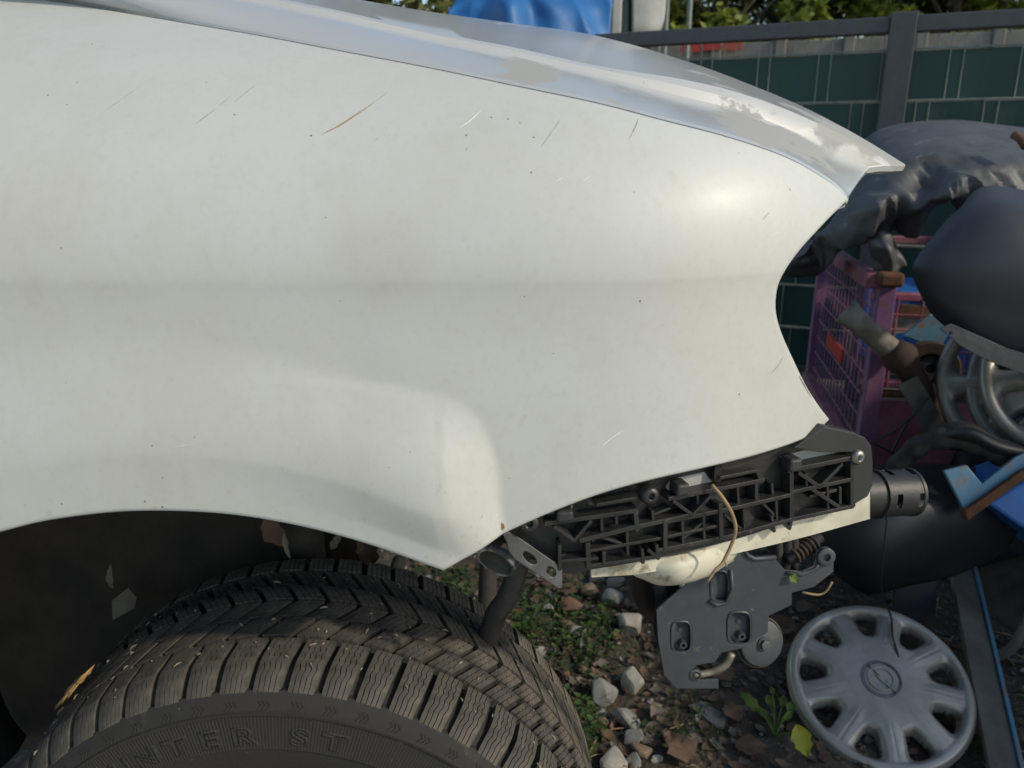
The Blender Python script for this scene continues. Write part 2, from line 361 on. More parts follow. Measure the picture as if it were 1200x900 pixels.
def ground_mat():
    m = mat('dirt', (.036, .028, .021), (.095, .073, .055), .95, 9, 10, bump=1.0, bscale=55, bdist=.014, c3=(.16, .122, .095), s3=60, t3=.56)
    return m
M['ground'] = ground_mat()

# ------------------------------------------------------------------ ground
def gz(x, y): return .022 * noise.noise(Vector((x * 2.1, y * 2.1, 3))) + .010 * noise.noise(Vector((x * 7, y * 7, 9))) + .005 * noise.noise(Vector((x * 24, y * 24, 1))) - .004
def axis(fine0, fine1, step, far):
    a = list(np.arange(fine0, fine1, step)); s = step
    while a[-1] < far: s *= 1.35; a.append(a[-1] + s)
    s = step; pre = []
    x = fine0
    while x > -far: s *= 1.35; x -= s; pre.append(x)
    return pre[::-1] + a
xs = axis(-.6, 1.5, .0125, 150); ys = axis(.7, 2.6, .0125, 150)
tag(MB().grid([[Vector((x, y, gz(x, y) if abs(x) < 4 and -2 < y < 5 else 0)) for x in xs] for y in ys]).build('ground', M['ground'], smooth=True), None, None, kind='structure')

# unseen pale slab added on the camera's side to bounce light onto the fender
M['bounce'] = mat('bounce_concrete', (.46, .44, .40), (.36, .345, .31), .9, 3, bump=.4, bscale=30)
tag(MB().box((-7, -8, -.06), (4.5, .30, .032)).build('bounce_slab', M['bounce']), None, None, kind='structure')

# ------------------------------------------------------------------ car body
car = thing('car', 'white car with dented front fender and its bumper and headlight missing', 'car', (-.4, 1.4, 0))
ZC = 1.0
creasepx = [(440, 448), (500, 456), (543, 472), (566, 498), (579, 535), (584, 572), (590, 640), (592, 700)]
def body(X, Z):
    c = max(0, Z - ZC); n = max(0, X + .06)
    return .565 + 3.6 * c ** 2 + 4 * c ** 3 + 2.2 * n ** 3 + .10 * n ** 2 + .06 * max(0, -.25 - X) ** 2 + .0019 * (1 - math.exp(-max(0, ZC - Z) / .015)) - .0012 * math.exp(-((Z - ZC) / .006) ** 2) * 0
CR = [onsurf(u, v, body) for u, v in creasepx]
def crease_x(Z):
    zs = [p.z for p in CR]
    if Z >= zs[0]: return CR[0].x - (Z - zs[0]) * 3
    for a, b in zip(CR, CR[1:]):
        if b.z <= Z <= a.z: return lerp(b.x, a.x, (Z - b.z) / (a.z - b.z))
    return CR[-1].x
def dentmask(X, Z):
    d = crease_x(Z) - X           # >0 left of the crease: arch flare stands proud
    if d <= 0: return 0.0
    s = min(1, d / .055); return 1 - (1 - s) ** 1.7
FL = .012
archpx = [(-420, 790), (-300, 728), (-200, 682), (-100, 648), (0, 622), (60, 608), (150, 598), (250, 600), (340, 613), (430, 635), (520, 665)]
lowpx = [(545, 650), (585, 627), (640, 602), (700, 579), (760, 562), (830, 546), (900, 528), (940, 514), (960, 503), (971, 492)]
edge_f = lambda X, Z: body(X, Z) - (FL - .004) * dentmask(X, Z)
ARCH = [onsurf(u, v, edge_f) for u, v in archpx]; LOW = [onsurf(u, v, edge_f) for u, v in lowpx]
def interp_z(P, X):
    if X <= P[0].x: return P[0].z
    for a, b in zip(P, P[1:]):
        if a.x <= X <= b.x: return lerp(a.z, b.z, (X - a.x) / (b.x - a.x))
    return P[-1].z
ARCHs = catmull(ARCH, 120)
def arch_d(X, Z):
    return (Z - interp_z(ARCHs, X)) * .93 if X < ARCH[-1].x else (Z - (ARCH[-1].z - (X - ARCH[-1].x) * .55)) * .88
def fend(X, Z):
    y = body(X, Z); d = arch_d(X, Z); mk = dentmask(X, Z)
    fl = FL * (1 - sstep(.045, .135, d)) - .004 * (1 - min(1, d / .045)) if d < .135 else 0
    y -= fl * mk
    cd_ = crease_x(Z) - X        # lobe pushed out just behind the crease
    if cd_ > 0:
        s_ = min(1, cd_ / .042); y -= .0095 * (1 - (1 - s_) ** 1.5) * math.exp(-(max(0, cd_ - .042) / .085) ** 2) * sstep(.935, .85, Z) * max(.4, sstep(-.01, .05, d))
    # small ripples and hollows pressed into the panel
    def g(cx, cz, sx, sz, a): return a * math.exp(-((X - cx) / sx) ** 2 - ((Z - cz) / sz) ** 2)
    y += g(-.125, .935, .022, .05, .0007) + g(.02, .95, .09, .045, .0016) + g(-.05, .915, .05, .03, -.0008) + g(.12, .91, .06, .05, -.0008) + g(.02, .86, .03, .05, .0008)
    y += .0006 * noise.noise(Vector((X * 7, 0, Z * 7)))
    return y
frontpx = [(971, 492), (960, 478), (944, 453), (926, 416), (913, 385), (908, 358), (914, 327), (935, 295), (965, 262), (985, 242), (994, 234)]
seampx = [(994, 234), (982, 221), (962, 207), (930, 189), (895, 175), (840, 158), (777, 142), (700, 122), (600, 101), (500, 80), (400, 61), (300, 42), (200, 25), (100, 8), (0, -8), (-150, -32), (-330, -60)]
FRONT = catmull([onsurf(u, v, fend) for u, v in frontpx], 60)
SEAM = [onsurf(u, v, fend) for u, v in seampx][::-1]
XL = max(ARCH[0].x, SEAM[0].x) ; SEAMs = catmull(SEAM, 220)
LOWs = catmull([ARCH[-1]] + LOW, 80)
BOT = [p for p in ARCHs if p.x >= XL] + LOWs[1:]
TOP = [p for p in SEAMs if p.x >= XL]
def by_x(P, s, n0=None):
    X = lerp(P[0].x, P[-1].x, s)
    return X, interp_z(P, X)
NS = 280; NT = 120
scorner = (ARCH[-1].x - BOT[0].x) / (BOT[-1].x - BOT[0].x)
nl = int(NS * scorner); ss = [scorner * i / nl for i in range(nl)] + [scorner + (1 - scorner) * i / (NS - nl) for i in range(NS - nl + 1)]
LT = [(lerp(BOT[0].x, TOP[0].x, t), lerp(BOT[0].z, TOP[0].z, t)) for t in [i / NT for i in range(NT + 1)]]
FR = [FRONT[min(59, int(round(i / NT * 59)))] for i in range(NT + 1)]
FR = []
for i in range(NT + 1):
    q = i / NT * 59; k = min(58, int(q)); FR.append(FRONT[k].lerp(FRONT[k + 1], q - k))
G = []
for i in range(NT + 1):
    t = i / NT; row = []
    for s in ss:
        bx, bz = by_x(BOT, s); tx, tz = by_x(TOP, s)
        x = (1 - t) * bx + t * tx + (1 - s) * (LT[i][0]) + s * FR[i].x - ((1 - s) * (1 - t) * BOT[0].x + s * (1 - t) * BOT[-1].x + (1 - s) * t * TOP[0].x + s * t * TOP[-1].x)
        z = (1 - t) * bz + t * tz + (1 - s) * (LT[i][1]) + s * FR[i].z - ((1 - s) * (1 - t) * BOT[0].z + s * (1 - t) * BOT[-1].z + (1 - s) * t * TOP[0].z + s * t * TOP[-1].z)
        row.append(Vector((x, fend(x, z), z)))
    G.append(row)
# rolled edges: bottom lip, front flange, top gutter
low1 = [p + Vector((0, .0018, -.0016)) for p in G[0]]; low2 = [p + Vector((0, .016, .000)) for p in G[0]]
top1 = [p + Vector((0, .0022, .0006)) for p in G[-1]]; top2 = [p + Vector((0, .004, -.003)) for p in G[-1]]; top3 = [p + Vector((0, .006, -.004 - .018 * (1 - sstep(.80, .95, k / len(G[-1]))))) for k, p in enumerate(G[-1])]
G = [low2, low1] + G + [top1, top2, top3]
for row in G:
    e = row[-1]; row.append(e + Vector((.0012, .0022, 0))); row.append(e + Vector((-.004, .008, -.001)))
fender = MB().grid(G).build('fender', M['paint'], car, smooth=True, solid=.0011)
def scratch(px, wd, m, seedz=0):
    P = catmull([onsurf(u, v, fend, -.00035) for u, v in px], 14); b = MB(); L_ = []; R_ = []
    for i, p in enumerate(P):
        d = (P[min(i + 1, 13)] - P[max(0, i - 1)]).normalized(); t = d.cross(Vector((0, -1, 0))).normalized()
        ww = wd * .62 * (.25 + math.sin(math.pi * i / 13)) * (.7 + .6 * random.random())
        L_.append(p + t * ww); R_.append(p - t * ww)
    return b.grid([L_, R_]).build('scratch', m, fender, smooth=True)
for px, wd, m in [([(376, 158), (398, 147), (418, 134), (437, 121)], .00075, 'scr_rust'), ([(437, 121), (446, 114), (455, 107)], .0003, 'scr_dark'), ([(274, 120), (286, 110), (299, 100)], .00045, 'scr_dark'), ([(257, 124), (265, 117), (272, 111)], .0004, 'scr_dark'),
                  ([(228, 146), (240, 137), (252, 128)], .0003, 'scr_dark'), ([(123, 129), (145, 115), (164, 100)], .00028, 'scr_dark'), ([(607, 140), (610, 145), (613, 141)], .0002, 'scr_dark'), ([(634, 172), (646, 156), (657, 139)], .0004, 'scr_dark'),
                  ([(738, 162), (745, 148), (748, 139)], .0005, 'scr_dark'), ([(538, 150), (550, 142), (565, 128)], .0004, 'scr_white'), ([(704, 524), (717, 513), (731, 504)], .0008, 'scr_white'), ([(902, 440), (912, 428), (918, 418)], .0003, 'scr_dark'),
                  ([(200, 525), (215, 522), (232, 521)], .0003, 'scr_white'), ([(936, 440), (943, 453), (951, 466)], .0009, 'scr_dark')]:
    scratch(px, wd, M[m])
rs = random.Random(77)
for k in range(15):
    cu_, cv_, sp_ = rs.choice(((900, 258, 22), (905, 262, 18), (820, 420, 40), (640, 180, 50), (460, 140, 60), (945, 455, 10), (700, 545, 40), (560, 600, 20)))
    u0 = cu_ + rs.gauss(0, sp_); v0 = cv_ + rs.gauss(0, sp_ * .6); a = rs.uniform(-1.1, -.4); L_ = rs.uniform(3, 13)
    if not (250 < u0 < 930): continue
    scratch([(u0, v0), (u0 + L_ * .5 * math.cos(a), v0 + L_ * .5 * math.sin(a) + rs.uniform(-.6, .6)), (u0 + L_ * math.cos(a), v0 + L_ * math.sin(a))], rs.uniform(.00015, .0003), M[rs.choice(('scr_white', 'scr_white', 'scr_dark'))])
pts = []
for k in range(14):
    a = 2 * math.pi * k / 14; rr = 1.6 + 2.2 * random.random(); pts.append((589 + rr * .8 * math.cos(a), 617 + rr * 1.7 * math.sin(a)))
b = MB(); b.v = [onsurf(u, v, fend, -.0005) for u, v in pts]; b.f = [list(range(14))]
b.build('rust_spot', M['scr_rust'], fender)

# hood: lofted between rails running along the car
def rail(px):
    return [at(u, v, Y) for u, v, Y in px]
NR = 130
def resample(P, n):
    Q = catmull(P, 400); Ls = [0]
    for a, b in zip(Q, Q[1:]): Ls.append(Ls[-1] + (b - a).length)
    out = []; k = 0
    for i in range(n):
        t = Ls[-1] * i / (n - 1)
        while k < 398 and Ls[k + 1] < t: k += 1
        out.append(Q[k].lerp(Q[k + 1], (t - Ls[k]) / max(1e-9, Ls[k + 1] - Ls[k])))
    return out
r0 = [p + Vector((.0, .0060, .0017)) for p in TOP]
r0 = resample([r0[int(i * (len(r0) - 1) / 14)] for i in range(15)], NR)
ridge_lo = [(-330, -118, .82), (0, -58, .80), (200, -18, .795), (300, 1, .79), (400, 21, .785), (500, 44, .785), (600, 65, .785), (700, 87, .79), (800, 112, .80), (867, 129, .81), (933, 154, .825), (985, 180, .845), (1018, 194, .86)]
ridge_hi = [(-330, -128, .83), (0, -68, .81), (200, -27, .805), (300, -7, .80), (400, 13, .795), (500, 36, .795), (600, 55, .795), (700, 77, .80), (800, 93, .812), (867, 109, .822), (933, 133, .838), (1000, 165, .858), (1048, 193, .875)]
crest = [(-330, -150, 1.2), (0, -84, 1.17), (200, -44, 1.15), (300, -24, 1.14), (400, -4, 1.13), (500, 13, 1.12), (600, 27, 1.11), (700, 42, 1.1), (800, 71, 1.08), (867, 96, 1.06), (933, 124, 1.03), (990, 155, 1.0), (1046, 190, .97)]
r1 = resample(rail(ridge_lo), NR); r2 = resample(rail(ridge_hi), NR); r3 = resample(rail(crest), NR)
r4 = [Vector((p.x + .03 * (i / NR) ** 3, 1.41, p.z + .012)) for i, p in enumerate(r3)]
Hrows = []
r0a = [p + Vector((0, .0006, -.0010)) for p in r0]; r0b = [p + Vector((0, .014, -.0012)) for p in r0]
Hrows += [r0b, r0a, r0]
bead = [a.lerp(b, .03) + Vector((0, 0, .0014)) for a, b in zip(r0, r1)]; bead2 = [a.lerp(b, .065) + Vector((0, 0, .0002)) for a, b in zip(r0, r1)]
Hrows += [bead, bead2]
for t in np.linspace(.12, 1, 10):
    Hrows.append([a.lerp(b, t) + Vector((0, 0, .0018 * math.sin(math.pi * t) - .0008 * sstep(.75, 1, t))) for a, b in zip(r0, r1)])
Hrows += [[a.lerp(b, .5) + Vector((0, -.0012, .0006)) for a, b in zip(r1, r2)], r2]
far = [[Vector((p.x, 2.82 - p.y, p.z)) for p in r] for r in (r3, r2)]
cs = [catmull([r2[i] + (r2[i] - r3[i]) * .1, r2[i], r3[i], r4[i], far[0][i], far[1][i]], 51) for i in range(NR)]
for k in range(13, 51): Hrows.append([cs[i][k] for i in range(NR)])
r1m = [Vector((p.x, 2.82 - p.y, p.z)) for p in r1]; r0m = [Vector((p.x, 2.82 - p.y, p.z)) for p in r0]
Hrows += [r1m] + [[a.lerp(b, t) + Vector((0, 0, .01 * math.sin(math.pi * t))) for a, b in zip(r1m, r0m)] for t in (.33, .66, 1)]
for row in Hrows:
    e = row[-1]; row.append(e + Vector((.0012, 0, -.0015))); row.append(e + Vector((-.001, 0, -.007))); row.append(e + Vector((-.012, 0, -.010)))
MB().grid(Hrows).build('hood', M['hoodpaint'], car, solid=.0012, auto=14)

# inside of the arch and nose
wc = Vector((-.222, 0, .315))
AX, AZ, AR = -.33, .46, .40
LG = []
for i in range(41):
    a = R(205) - R(205 - 88) * i / 40; row = []
    for j in range(9):
        y = .592 + .31 * j / 8; rr = AR - .01 * math.sin(j * 1.3 + i * .4) - (.02 if j > 6 else 0)
        row.append(Vector((AX + rr * math.cos(a), y, AZ + rr * math.sin(a) * .93)))
    LG.append(row)
liner = MB().grid(LG).build('wheel_arch_liner', M['wellblack'], car, smooth=True, solid=.002)
MB().poly([Vector(p) for p in ((-1.0, .905, .28), (-.19, .905, .28), (-.19, .905, .62), (-.22, .905, .72), (-.25, .905, 1.12), (-1.0, .905, 1.12))], (0, -1, 0), .01).build('inner_wing', M['underbody'], car)
MB().box((-1.0, .93, .95), (-.22, 1.9, 1.05)).build('bulkhead', M['underbody'], car)
MB().box((-.98, 1.0, .30), (-.55, 1.9, .95)).build('floor_pan', M['underbody'], car)
st = MB().tube([(-.24, .80, .34), (-.26, .86, .62), (-.27, .88, .98)], [.03, .028, .032], 16)
st.build('suspension_strut', M['underbody'], car, smooth=True)
MB().tube([(-.22, .80, .315), (-.22, 1.35, .33)], .014, 12).build('drive_shaft', M['underbody'], car, smooth=True)
MB().tube(catmull([(-.24, .82, .25), (-.1, .9, .26), (-.05, 1.05, .27), (-.05, 1.5, .28)], 20), .018, 12).build('lower_arm', M['underbody'], car, smooth=True)
MB().poly([Vector(p) for p in ((.18, .615, .82), (.18, .95, .78), (.18, .95, 1.06), (.18, .70, 1.06), (.18, .62, 1.0))], (1, 0, 0), .006).build('sun_baffle', M['underbody'], car)  # hidden panel added to keep the sun off the inner tread
# slam panel and inner nose behind the missing headlight
MB().poly([Vector(p) for p in ((.02, .80, .80), (.28, .83, .82), (.26, .87, 1.02), (.02, .83, 1.05))], (0, -1, 0), .01).build('inner_nose_panel', M['underbody'], car)
MB().box((.26, .9, .93), (.30, 1.92, 1.0)).build('slam_panel', M['underbody'], car, bevel=.004)

# ------------------------------------------------------------------ wheel
TR = .325; TY = .703; WS = 1.2     # tread radius, tread centre plane
WC = Vector((-.222, TY, TR))
def rad(wy):     # wy: -.105 (outer, towards camera) .. .105
    a = abs(wy) / WS; return TR - .004 * (a / .08) ** 2 - (.9 * max(0, a - .074) ** 1.5 * 5.2)
def tp(th, wy, dr=0.0):
    r = rad(wy) + dr; return WC + Vector((r * math.sin(th), wy, r * math.cos(th)))
SR = TR - .318
prof = [(.150, -.078), (.19, -.094), (.215, -.103), (.243, -.1055), (.244, -.1065), (.2785, -.1045), (.2790, -.1058), (.2815, -.1058), (.2822, -.1036), (.290, -.1005), (.2965, -.0955)]
prof = [(r_ + SR, y_ * WS) for r_, y_ in prof]
for wy in np.linspace(-.09 * WS, .09 * WS, 19): prof.append((rad(wy) - .0085, wy))
prof += [(r_ + SR, y_ * WS) for r_, y_ in [(.2965, .0955), (.2785, .1045), (.243, .1055), (.215, .103), (.19, .094), (.150, .078)]]
NB = 62
wheel = MB().lathe(prof, WC, (0, 1, 0), 248).build('wheel', [M['sidewall'], M['tyregroove']], car, auto=35, origin=WC)
for p in wheel.data.polygons:
    r = math.hypot(p.center.x, p.center.z)
    if r > .297 + SR: p.material_index = 1
DTH = 2 * math.pi / NB
def make_block(tha, thb, w0, w1, nsl, amp, nseg=9, h=.0088, rnd=.0012):
    """tha(w), thb(w): block sides as angles; cut into nsl slabs by zigzag sipes"""
    b = MB(); gap = .00042 / TR
    for s in range(nsl):
        cols = []
        for side, fr in ((0, s / nsl), (1, (s + 1) / nsl)):
            line = []
            for i in range(nseg):
                t = i / (nseg - 1); wy = lerp(w0, w1, t)
                th = lerp(tha(wy), thb(wy), fr)
                inner = 0 < fr < 1
                if inner:
                    fade = 1 if 1 < i < nseg - 2 else 0
                    th += ((amp if i % 2 else -amp) * fade) / TR + (gap if side == 0 else -gap)
                line.append((th, wy, inner))
            cols.append(line)
        P = []
        for (la, lb) in zip(*cols):
            row = []
            row.append(tp(la[0], la[1], -h)); row.append(tp(la[0], la[1], -.0004 if not la[2] else 0)); row.append(tp(lb[0], lb[1], -.0004 if not lb[2] else 0)); row.append(tp(lb[0], lb[1], -h))
            P.append(row)
        b.grid(P)
        for r_, flip in ((P[0], 0), (P[-1], 1)):
            k = len(b.v); b.v.extend(r_); b.f.append([k, k + 1, k + 2, k + 3] if not flip else [k + 3, k + 2, k + 1, k])
    return b
g = .0027 / TR      # half groove
def slant(wy):      # V pattern, apex to the front
    a = abs(wy) / WS
    if a > .052: return -.016 * 1.0 / TR * ((a - .052) / .05) ** 1.0 * .55 - .052 / TR * .78
    return -.78 * a / TR
specs = []
# outer and inner shoulder rows
for sg in (-1, 1):
    specs.append(make_block(lambda wy: slant(wy) + g * (1.1 + 9 * max(0, abs(wy) / WS - .055)), lambda wy: slant(wy) + DTH - g * (1.1 + 9 * max(0, abs(wy) / WS - .055)), sg * .0530 * WS, sg * .0965 * WS, 5, .00085, 11))
    specs.append(make_block(lambda wy: slant(wy) + DTH * .5 + g * 1.25, lambda wy: slant(wy) + DTH * 1.5 - g * 1.25, sg * .0255 * WS, sg * .0490 * WS, 4, .0008, 9))
    specs.append(make_block(lambda wy: slant(wy) + g * 1.1, lambda wy: slant(wy) + DTH - g * 1.1, sg * .0018 * WS, sg * .0235 * WS, 4, .0008, 9))
rng = random.Random(3)
rest = MB()
for si, bk in enumerate(specs):
    src = bk.build('tread_block', M['tread'], wheel, origin=WC)
    for k in range(1, NB):
        if 20 < k < NB - 20:          # blocks round the lower half are joined
            rm = Matrix.Rotation(k * DTH, 3, 'Y'); q = len(rest.v)
            rest.v.extend([WC + rm @ (v - WC) for v in bk.v]); rest.f.extend([[q + i for i in f] for f in bk.f]); continue
        c = src.copy(); COL.objects.link(c); c.parent = wheel; c.rotation_euler = (0, k * DTH + rng.uniform(-.0028, .0028), 0)
tag(rest.build('lower_tread', M['tread'], wheel, origin=WC), None, None, kind='stuff')
# shoulder chevrons below each outer block
b = MB()
for k in range(NB):
    th0 = k * DTH + slant(-.09) + .3 * DTH
    for j in range(3):
        for sgn in (-1, 1):
            pa = (.2865 + 0.0, th0 + DTH * (.13 * j)); pb = (.2865 + sgn * .0032, th0 + DTH * (.13 * j - .10))
            q = []
            for (r_, t_) in (pa, pb):
                yy = -.1024 if r_ <= .2868 else -.0995
                yy = lerp(-.1036, -.1005, (r_ - .2822) / .0078) * WS
                q.append(WC + Vector(((r_ + SR) * math.sin(t_), yy - .0004, (r_ + SR) * math.cos(t_))))
            b.bar(q[0], q[1], .0013, .0022, (0, -1, 0), .0002)
tag(b.build('shoulder_chevron', M['sidewall'], wheel, origin=WC), None, None, kind='stuff')
# raised outline lettering on the sidewall
def letters(text, r0_, ang0, h, adv):
    ang = ang0
    for ch in text:
        if ch == ' ': ang += adv * .6; continue
        cu = bpy.data.curves.new('letter', 'FONT'); cu.body = ch; cu.size = h / .72; cu.fill_mode = 'NONE'; cu.bevel_depth = .0011; cu.bevel_resolution = 1; cu.resolution_u = 4; cu.align_x = 'CENTER'; cu.offset = .0004
        ob = bpy.data.objects.new('letter', cu); COL.objects.link(ob)
        dg = bpy.context.evaluated_depsgraph_get(); me = bpy.data.meshes.new_from_object(ob.evaluated_get(dg)); bpy.data.objects.remove(ob)
        for v in me.vertices:
            x = v.co.x * 1.5; y = v.co.y; rr = r0_ + y; th = ang + x / (r0_ + h / 2)
            yy = lerp(-.1065, -.1045, (rr - .244) / .0345) * WS
            v.co = Vector(((rr + SR) * math.sin(th), yy - v.co.z * .8, (rr + SR) * math.cos(th)))
        me.materials.clear(); me.materials.append(M['sidewall']); me.shade_smooth()
        o = bpy.data.objects.new('letter', me); COL.objects.link(o); o.parent = wheel
        ang += adv * (.55 if ch == 'I' else 1.0)
letters('WINTER ST', .2500, -.615, .0165, .119)
rim = MB().lathe([(.157, -.094), (.173, -.099), (.175, -.103), (.168, -.106), (.155, -.092), (.140, -.04), (.12, -.03), (.06, -.045), (.03, -.045), (.0, -.045)], WC, (0, 1, 0), 48).build('rim', M['silverdark'], wheel, origin=WC, smooth=True)

# ------------------------------------------------------------------ bumper bracket below the fender edge
def brk(X, Z):      # bracket follows the nose, then runs on straighter than the skin
    X0 = min(X, .22); return body(X0, .9) + .010 + .30 * max(0, X - .22)
def bn(p):
    e = 1e-3; s = (brk(p.x + e, .9) - brk(p.x - e, .9)) / (2 * e); return Vector((s, -1, 0)).normalized()
def bp_(u, v, off=0.0): return onsurf(u, v, brk, off)
def strip_plate(top, bot, n, off, th, name, m, parent, **kw):
    """plate that follows the curved nose between two pixel polylines"""
    A = catmull([bp_(u, v, off) for u, v in top], n); B = catmull([bp_(u, v, off) for u, v in bot], n)
    rows = [[a.lerp(b_, t) for a, b_ in zip(A, B)] for t in (0, .25, .5, .75, 1)]
    return MB().grid(rows).build(name, m, parent, solid=th, **kw)
bracket = strip_plate([(590, 618), (640, 590), (700, 566), (760, 549), (830, 533), (900, 515), (945, 500), (1000, 510)], [(592, 626), (655, 668), (700, 664), (770, 652), (830, 638), (880, 624), (930, 608), (1000, 592)], 60, .017, .003, 'bumper_bracket', M['plastic'], car, smooth=False)
# smooth end plate
pe = [(930, 525), (966, 500), (1000, 507), (1014, 513), (1021, 522), (1023, 540), (1023, 568), (1017, 582), (1003, 590), (1000, 596), (999, 530), (960, 530)]
MB().poly([bp_(u, v, .002) for u, v in pe], bn(bp_(990, 540)), .012).build('end_plate', M['plastic2'], bracket, bevel=.0008)
def rib(px, wd=.0036, dp=.017, off=0.0, m='plastic'):
    for a, c in zip(px, px[1:]):
        A = bp_(*a, off); C = bp_(*c, off)
        MB().bar(A, C, wd, dp, bn((A + C) / 2)).build('rib', M[m], bracket, bevel=.0005)
rib([(640, 614), (692, 607), (745, 599)], .004); rib([(681, 634), (745, 618), (806, 605)], .0042); rib([(690, 664), (770, 653)], .0035); rib([(692, 646), (770, 632), (845, 616)], .003, .014, .002)
rib([(785, 585), (840, 574), (895, 563)], .004); rib([(780, 612), (860, 596), (929, 580)], .004); rib([(770, 646), (852, 630), (929, 609), (999, 594)], .004)
rib([(929, 577), (999, 562)], .004); rib([(925, 552), (999, 537)], .0045); rib([(999, 537), (999, 595)], .004); rib([(928, 540), (928, 609)], .0042)
rib([(937, 555), (961, 571), (987, 545)], .0035); rib([(951, 573), (983, 594)], .0035); rib([(845, 592), (846, 632)], .0045); rib([(887, 566), (887, 588)], .004)
rib([(650, 618), (673, 634), (692, 612)], .003); rib([(790, 588), (812, 604), (833, 582)], .003); rib([(745, 599), (747, 622)], .004); rib([(780, 612), (780, 645)], .004)
rib([(689, 638), (690, 666)], .004); rib([(657, 658), (700, 655)], .003); rib([(656, 640), (656, 668)], .003); rib([(845, 560), (887, 552), (893, 566)], .003, .012)
rib([(708, 648), (708, 661)], .003); rib([(753, 645), (754, 660)], .003); rib([(905, 606), (908, 623)], .003); rib([(770, 640), (772, 655), (760, 645)], .003); rib([(916, 610), (926, 620), (929, 606)], .003)
rib([(700, 592), (745, 584)], .003, .012); rib([(950, 582), (980, 575)], .003, .01, .004); rib([(985, 572), (985, 590)], .003, .01, .004)
for u, v0, v1 in ((705, 606, 628), (722, 603, 614), (735, 622, 650), (765, 600, 612), (818, 582, 600), (865, 572, 594), (872, 598, 624), (905, 568, 582), (910, 586, 612), (945, 556, 572), (970, 566, 600), (800, 610, 640), (825, 606, 634)):
    rib([(u, v0), (u + 1, v1)], .0026, .013, .003)
for px in ([(700, 628), (735, 640)], [(850, 604), (872, 622)], [(800, 632), (825, 612)], [(892, 588), (910, 606)], [(765, 604), (785, 596)]): rib(px, .0024, .012, .004)
for (u, v, wpx, hpx) in ((662, 605, 22, 16), (800, 574, 18, 17), (932, 545, 18, 17)):
    p = bp_(u, v, -.001); n = bn(p); t = Vector((-n.y, n.x, 0)); s_ = p.y * 1.0 / FPX
    MB().quad_box(p - n * .006, t * wpx * s_ / 2, (0, 0, hpx * s_ / 2), n * .008).build('clip_boss', M['plastic2'], bracket, bevel=.0025)
for poly in ([(638, 604), (655, 593), (672, 592), (668, 603), (645, 612)], [(780, 572), (786, 562), (826, 553), (835, 566), (790, 580)], [(915, 535), (960, 523), (985, 521), (985, 530), (930, 548), (920, 548)]):
    MB().poly([bp_(u, v, .013) for u, v in poly], bn(bp_(*poly[0])), .003).build('clip_pad', M['greyclip'], bracket, bevel=.0006)
for (u, v, rpx) in ((1005, 536, 9), (762, 581, 11), (620, 613, 12)):
    p = bp_(u, v, 0); n = (bn(p) + Vector((0, 0, .12))).normalized(); r_ = rpx * p.y / FPX
    s_ = MB().lathe([(r_ * 1.15, -.006), (r_ * 1.1, .001), (r_, .002), (r_ * .85, .0032), (r_ * .5, .0036), (r_ * .42, .0036), (r_ * .40, -.001), (0, -.001)], p, n, 24).build('screw', M['screw'] if u > 1000 else M['plastic'], bracket, smooth=True)
# cream metal behind it
strip_plate([(690, 655), (760, 640), (860, 618), (940, 597), (1016, 574)], [(692, 674), (760, 668), (860, 646), (940, 627), (1016, 606)], 40, .0225, .004, 'bumper_carrier', M['cream'], car, smooth=False)
rows = [[bp_(u, v, o_) for u, v, o_ in r] for r in ([(735, 660, .03), (770, 655, .022), (800, 650, .02), (835, 642, .022), (862, 634, .03)], [(738, 670, .034), (770, 668, .018), (800, 664, .012), (838, 656, .018), (862, 646, .032)], [(745, 675, .045), (770, 680, .026), (800, 678, .018), (836, 666, .026), (860, 652, .045)], [(750, 676, .07), (772, 683, .05), (800, 681, .045), (834, 670, .05), (858, 655, .07)])]
MB().grid(surf(rows, 40, 20, lambda p, a, c: Vector((0, .004 * nz(p, 30), .002 * nz(p, 22, 2))))).build('crumpled_carrier_edge', M['cream'], car, smooth=True, solid=.002)
# slotted black tube
pt = at(1020, 579, .80); ax = (at(1083, 576, .815) - pt).normalized(); tub = MB(); NSG = 48
prof = [(.0215, -.05), (.0215, .004), (.0238, .005), (.0238, .009), (.0225, .010), (.0225, .017), (.0225, .025), (.0225, .042), (.0225, .050), (.0228, .056), (.0235, .057), (.0235, .061), (.0215, .062)]
prof = [(r_ * 1.17, h_ * .86) for r_, h_ in prof]
rowsT = []
e1 = (Vector((0, -1, 0)) - ax * Vector((0, -1, 0)).dot(ax)).normalized(); e2 = ax.cross(e1)
for r_, h in prof:
    rowsT.append([pt + ax * h + (e1 * math.cos(2 * math.pi * k / NSG) + e2 * math.sin(2 * math.pi * k / NSG)) * r_ for k in range(NSG + 1)])
def skp(i, j):
    a = (j + 3) % 12
    return (i in (5,) and a in (0, 1, 2, 3, 4) ) or (i == 8 and a in (0, 1, 2, 3, 4))
tube = MB().grid(rowsT, skp).build('slotted_tube', M['tubeblack'], car, auto=35, solid=.0022)
MB().tube([pt - ax * .04, pt + ax * .044], .014, 24).build('inner_sleeve', M['blackpanel'], tube, smooth=True)
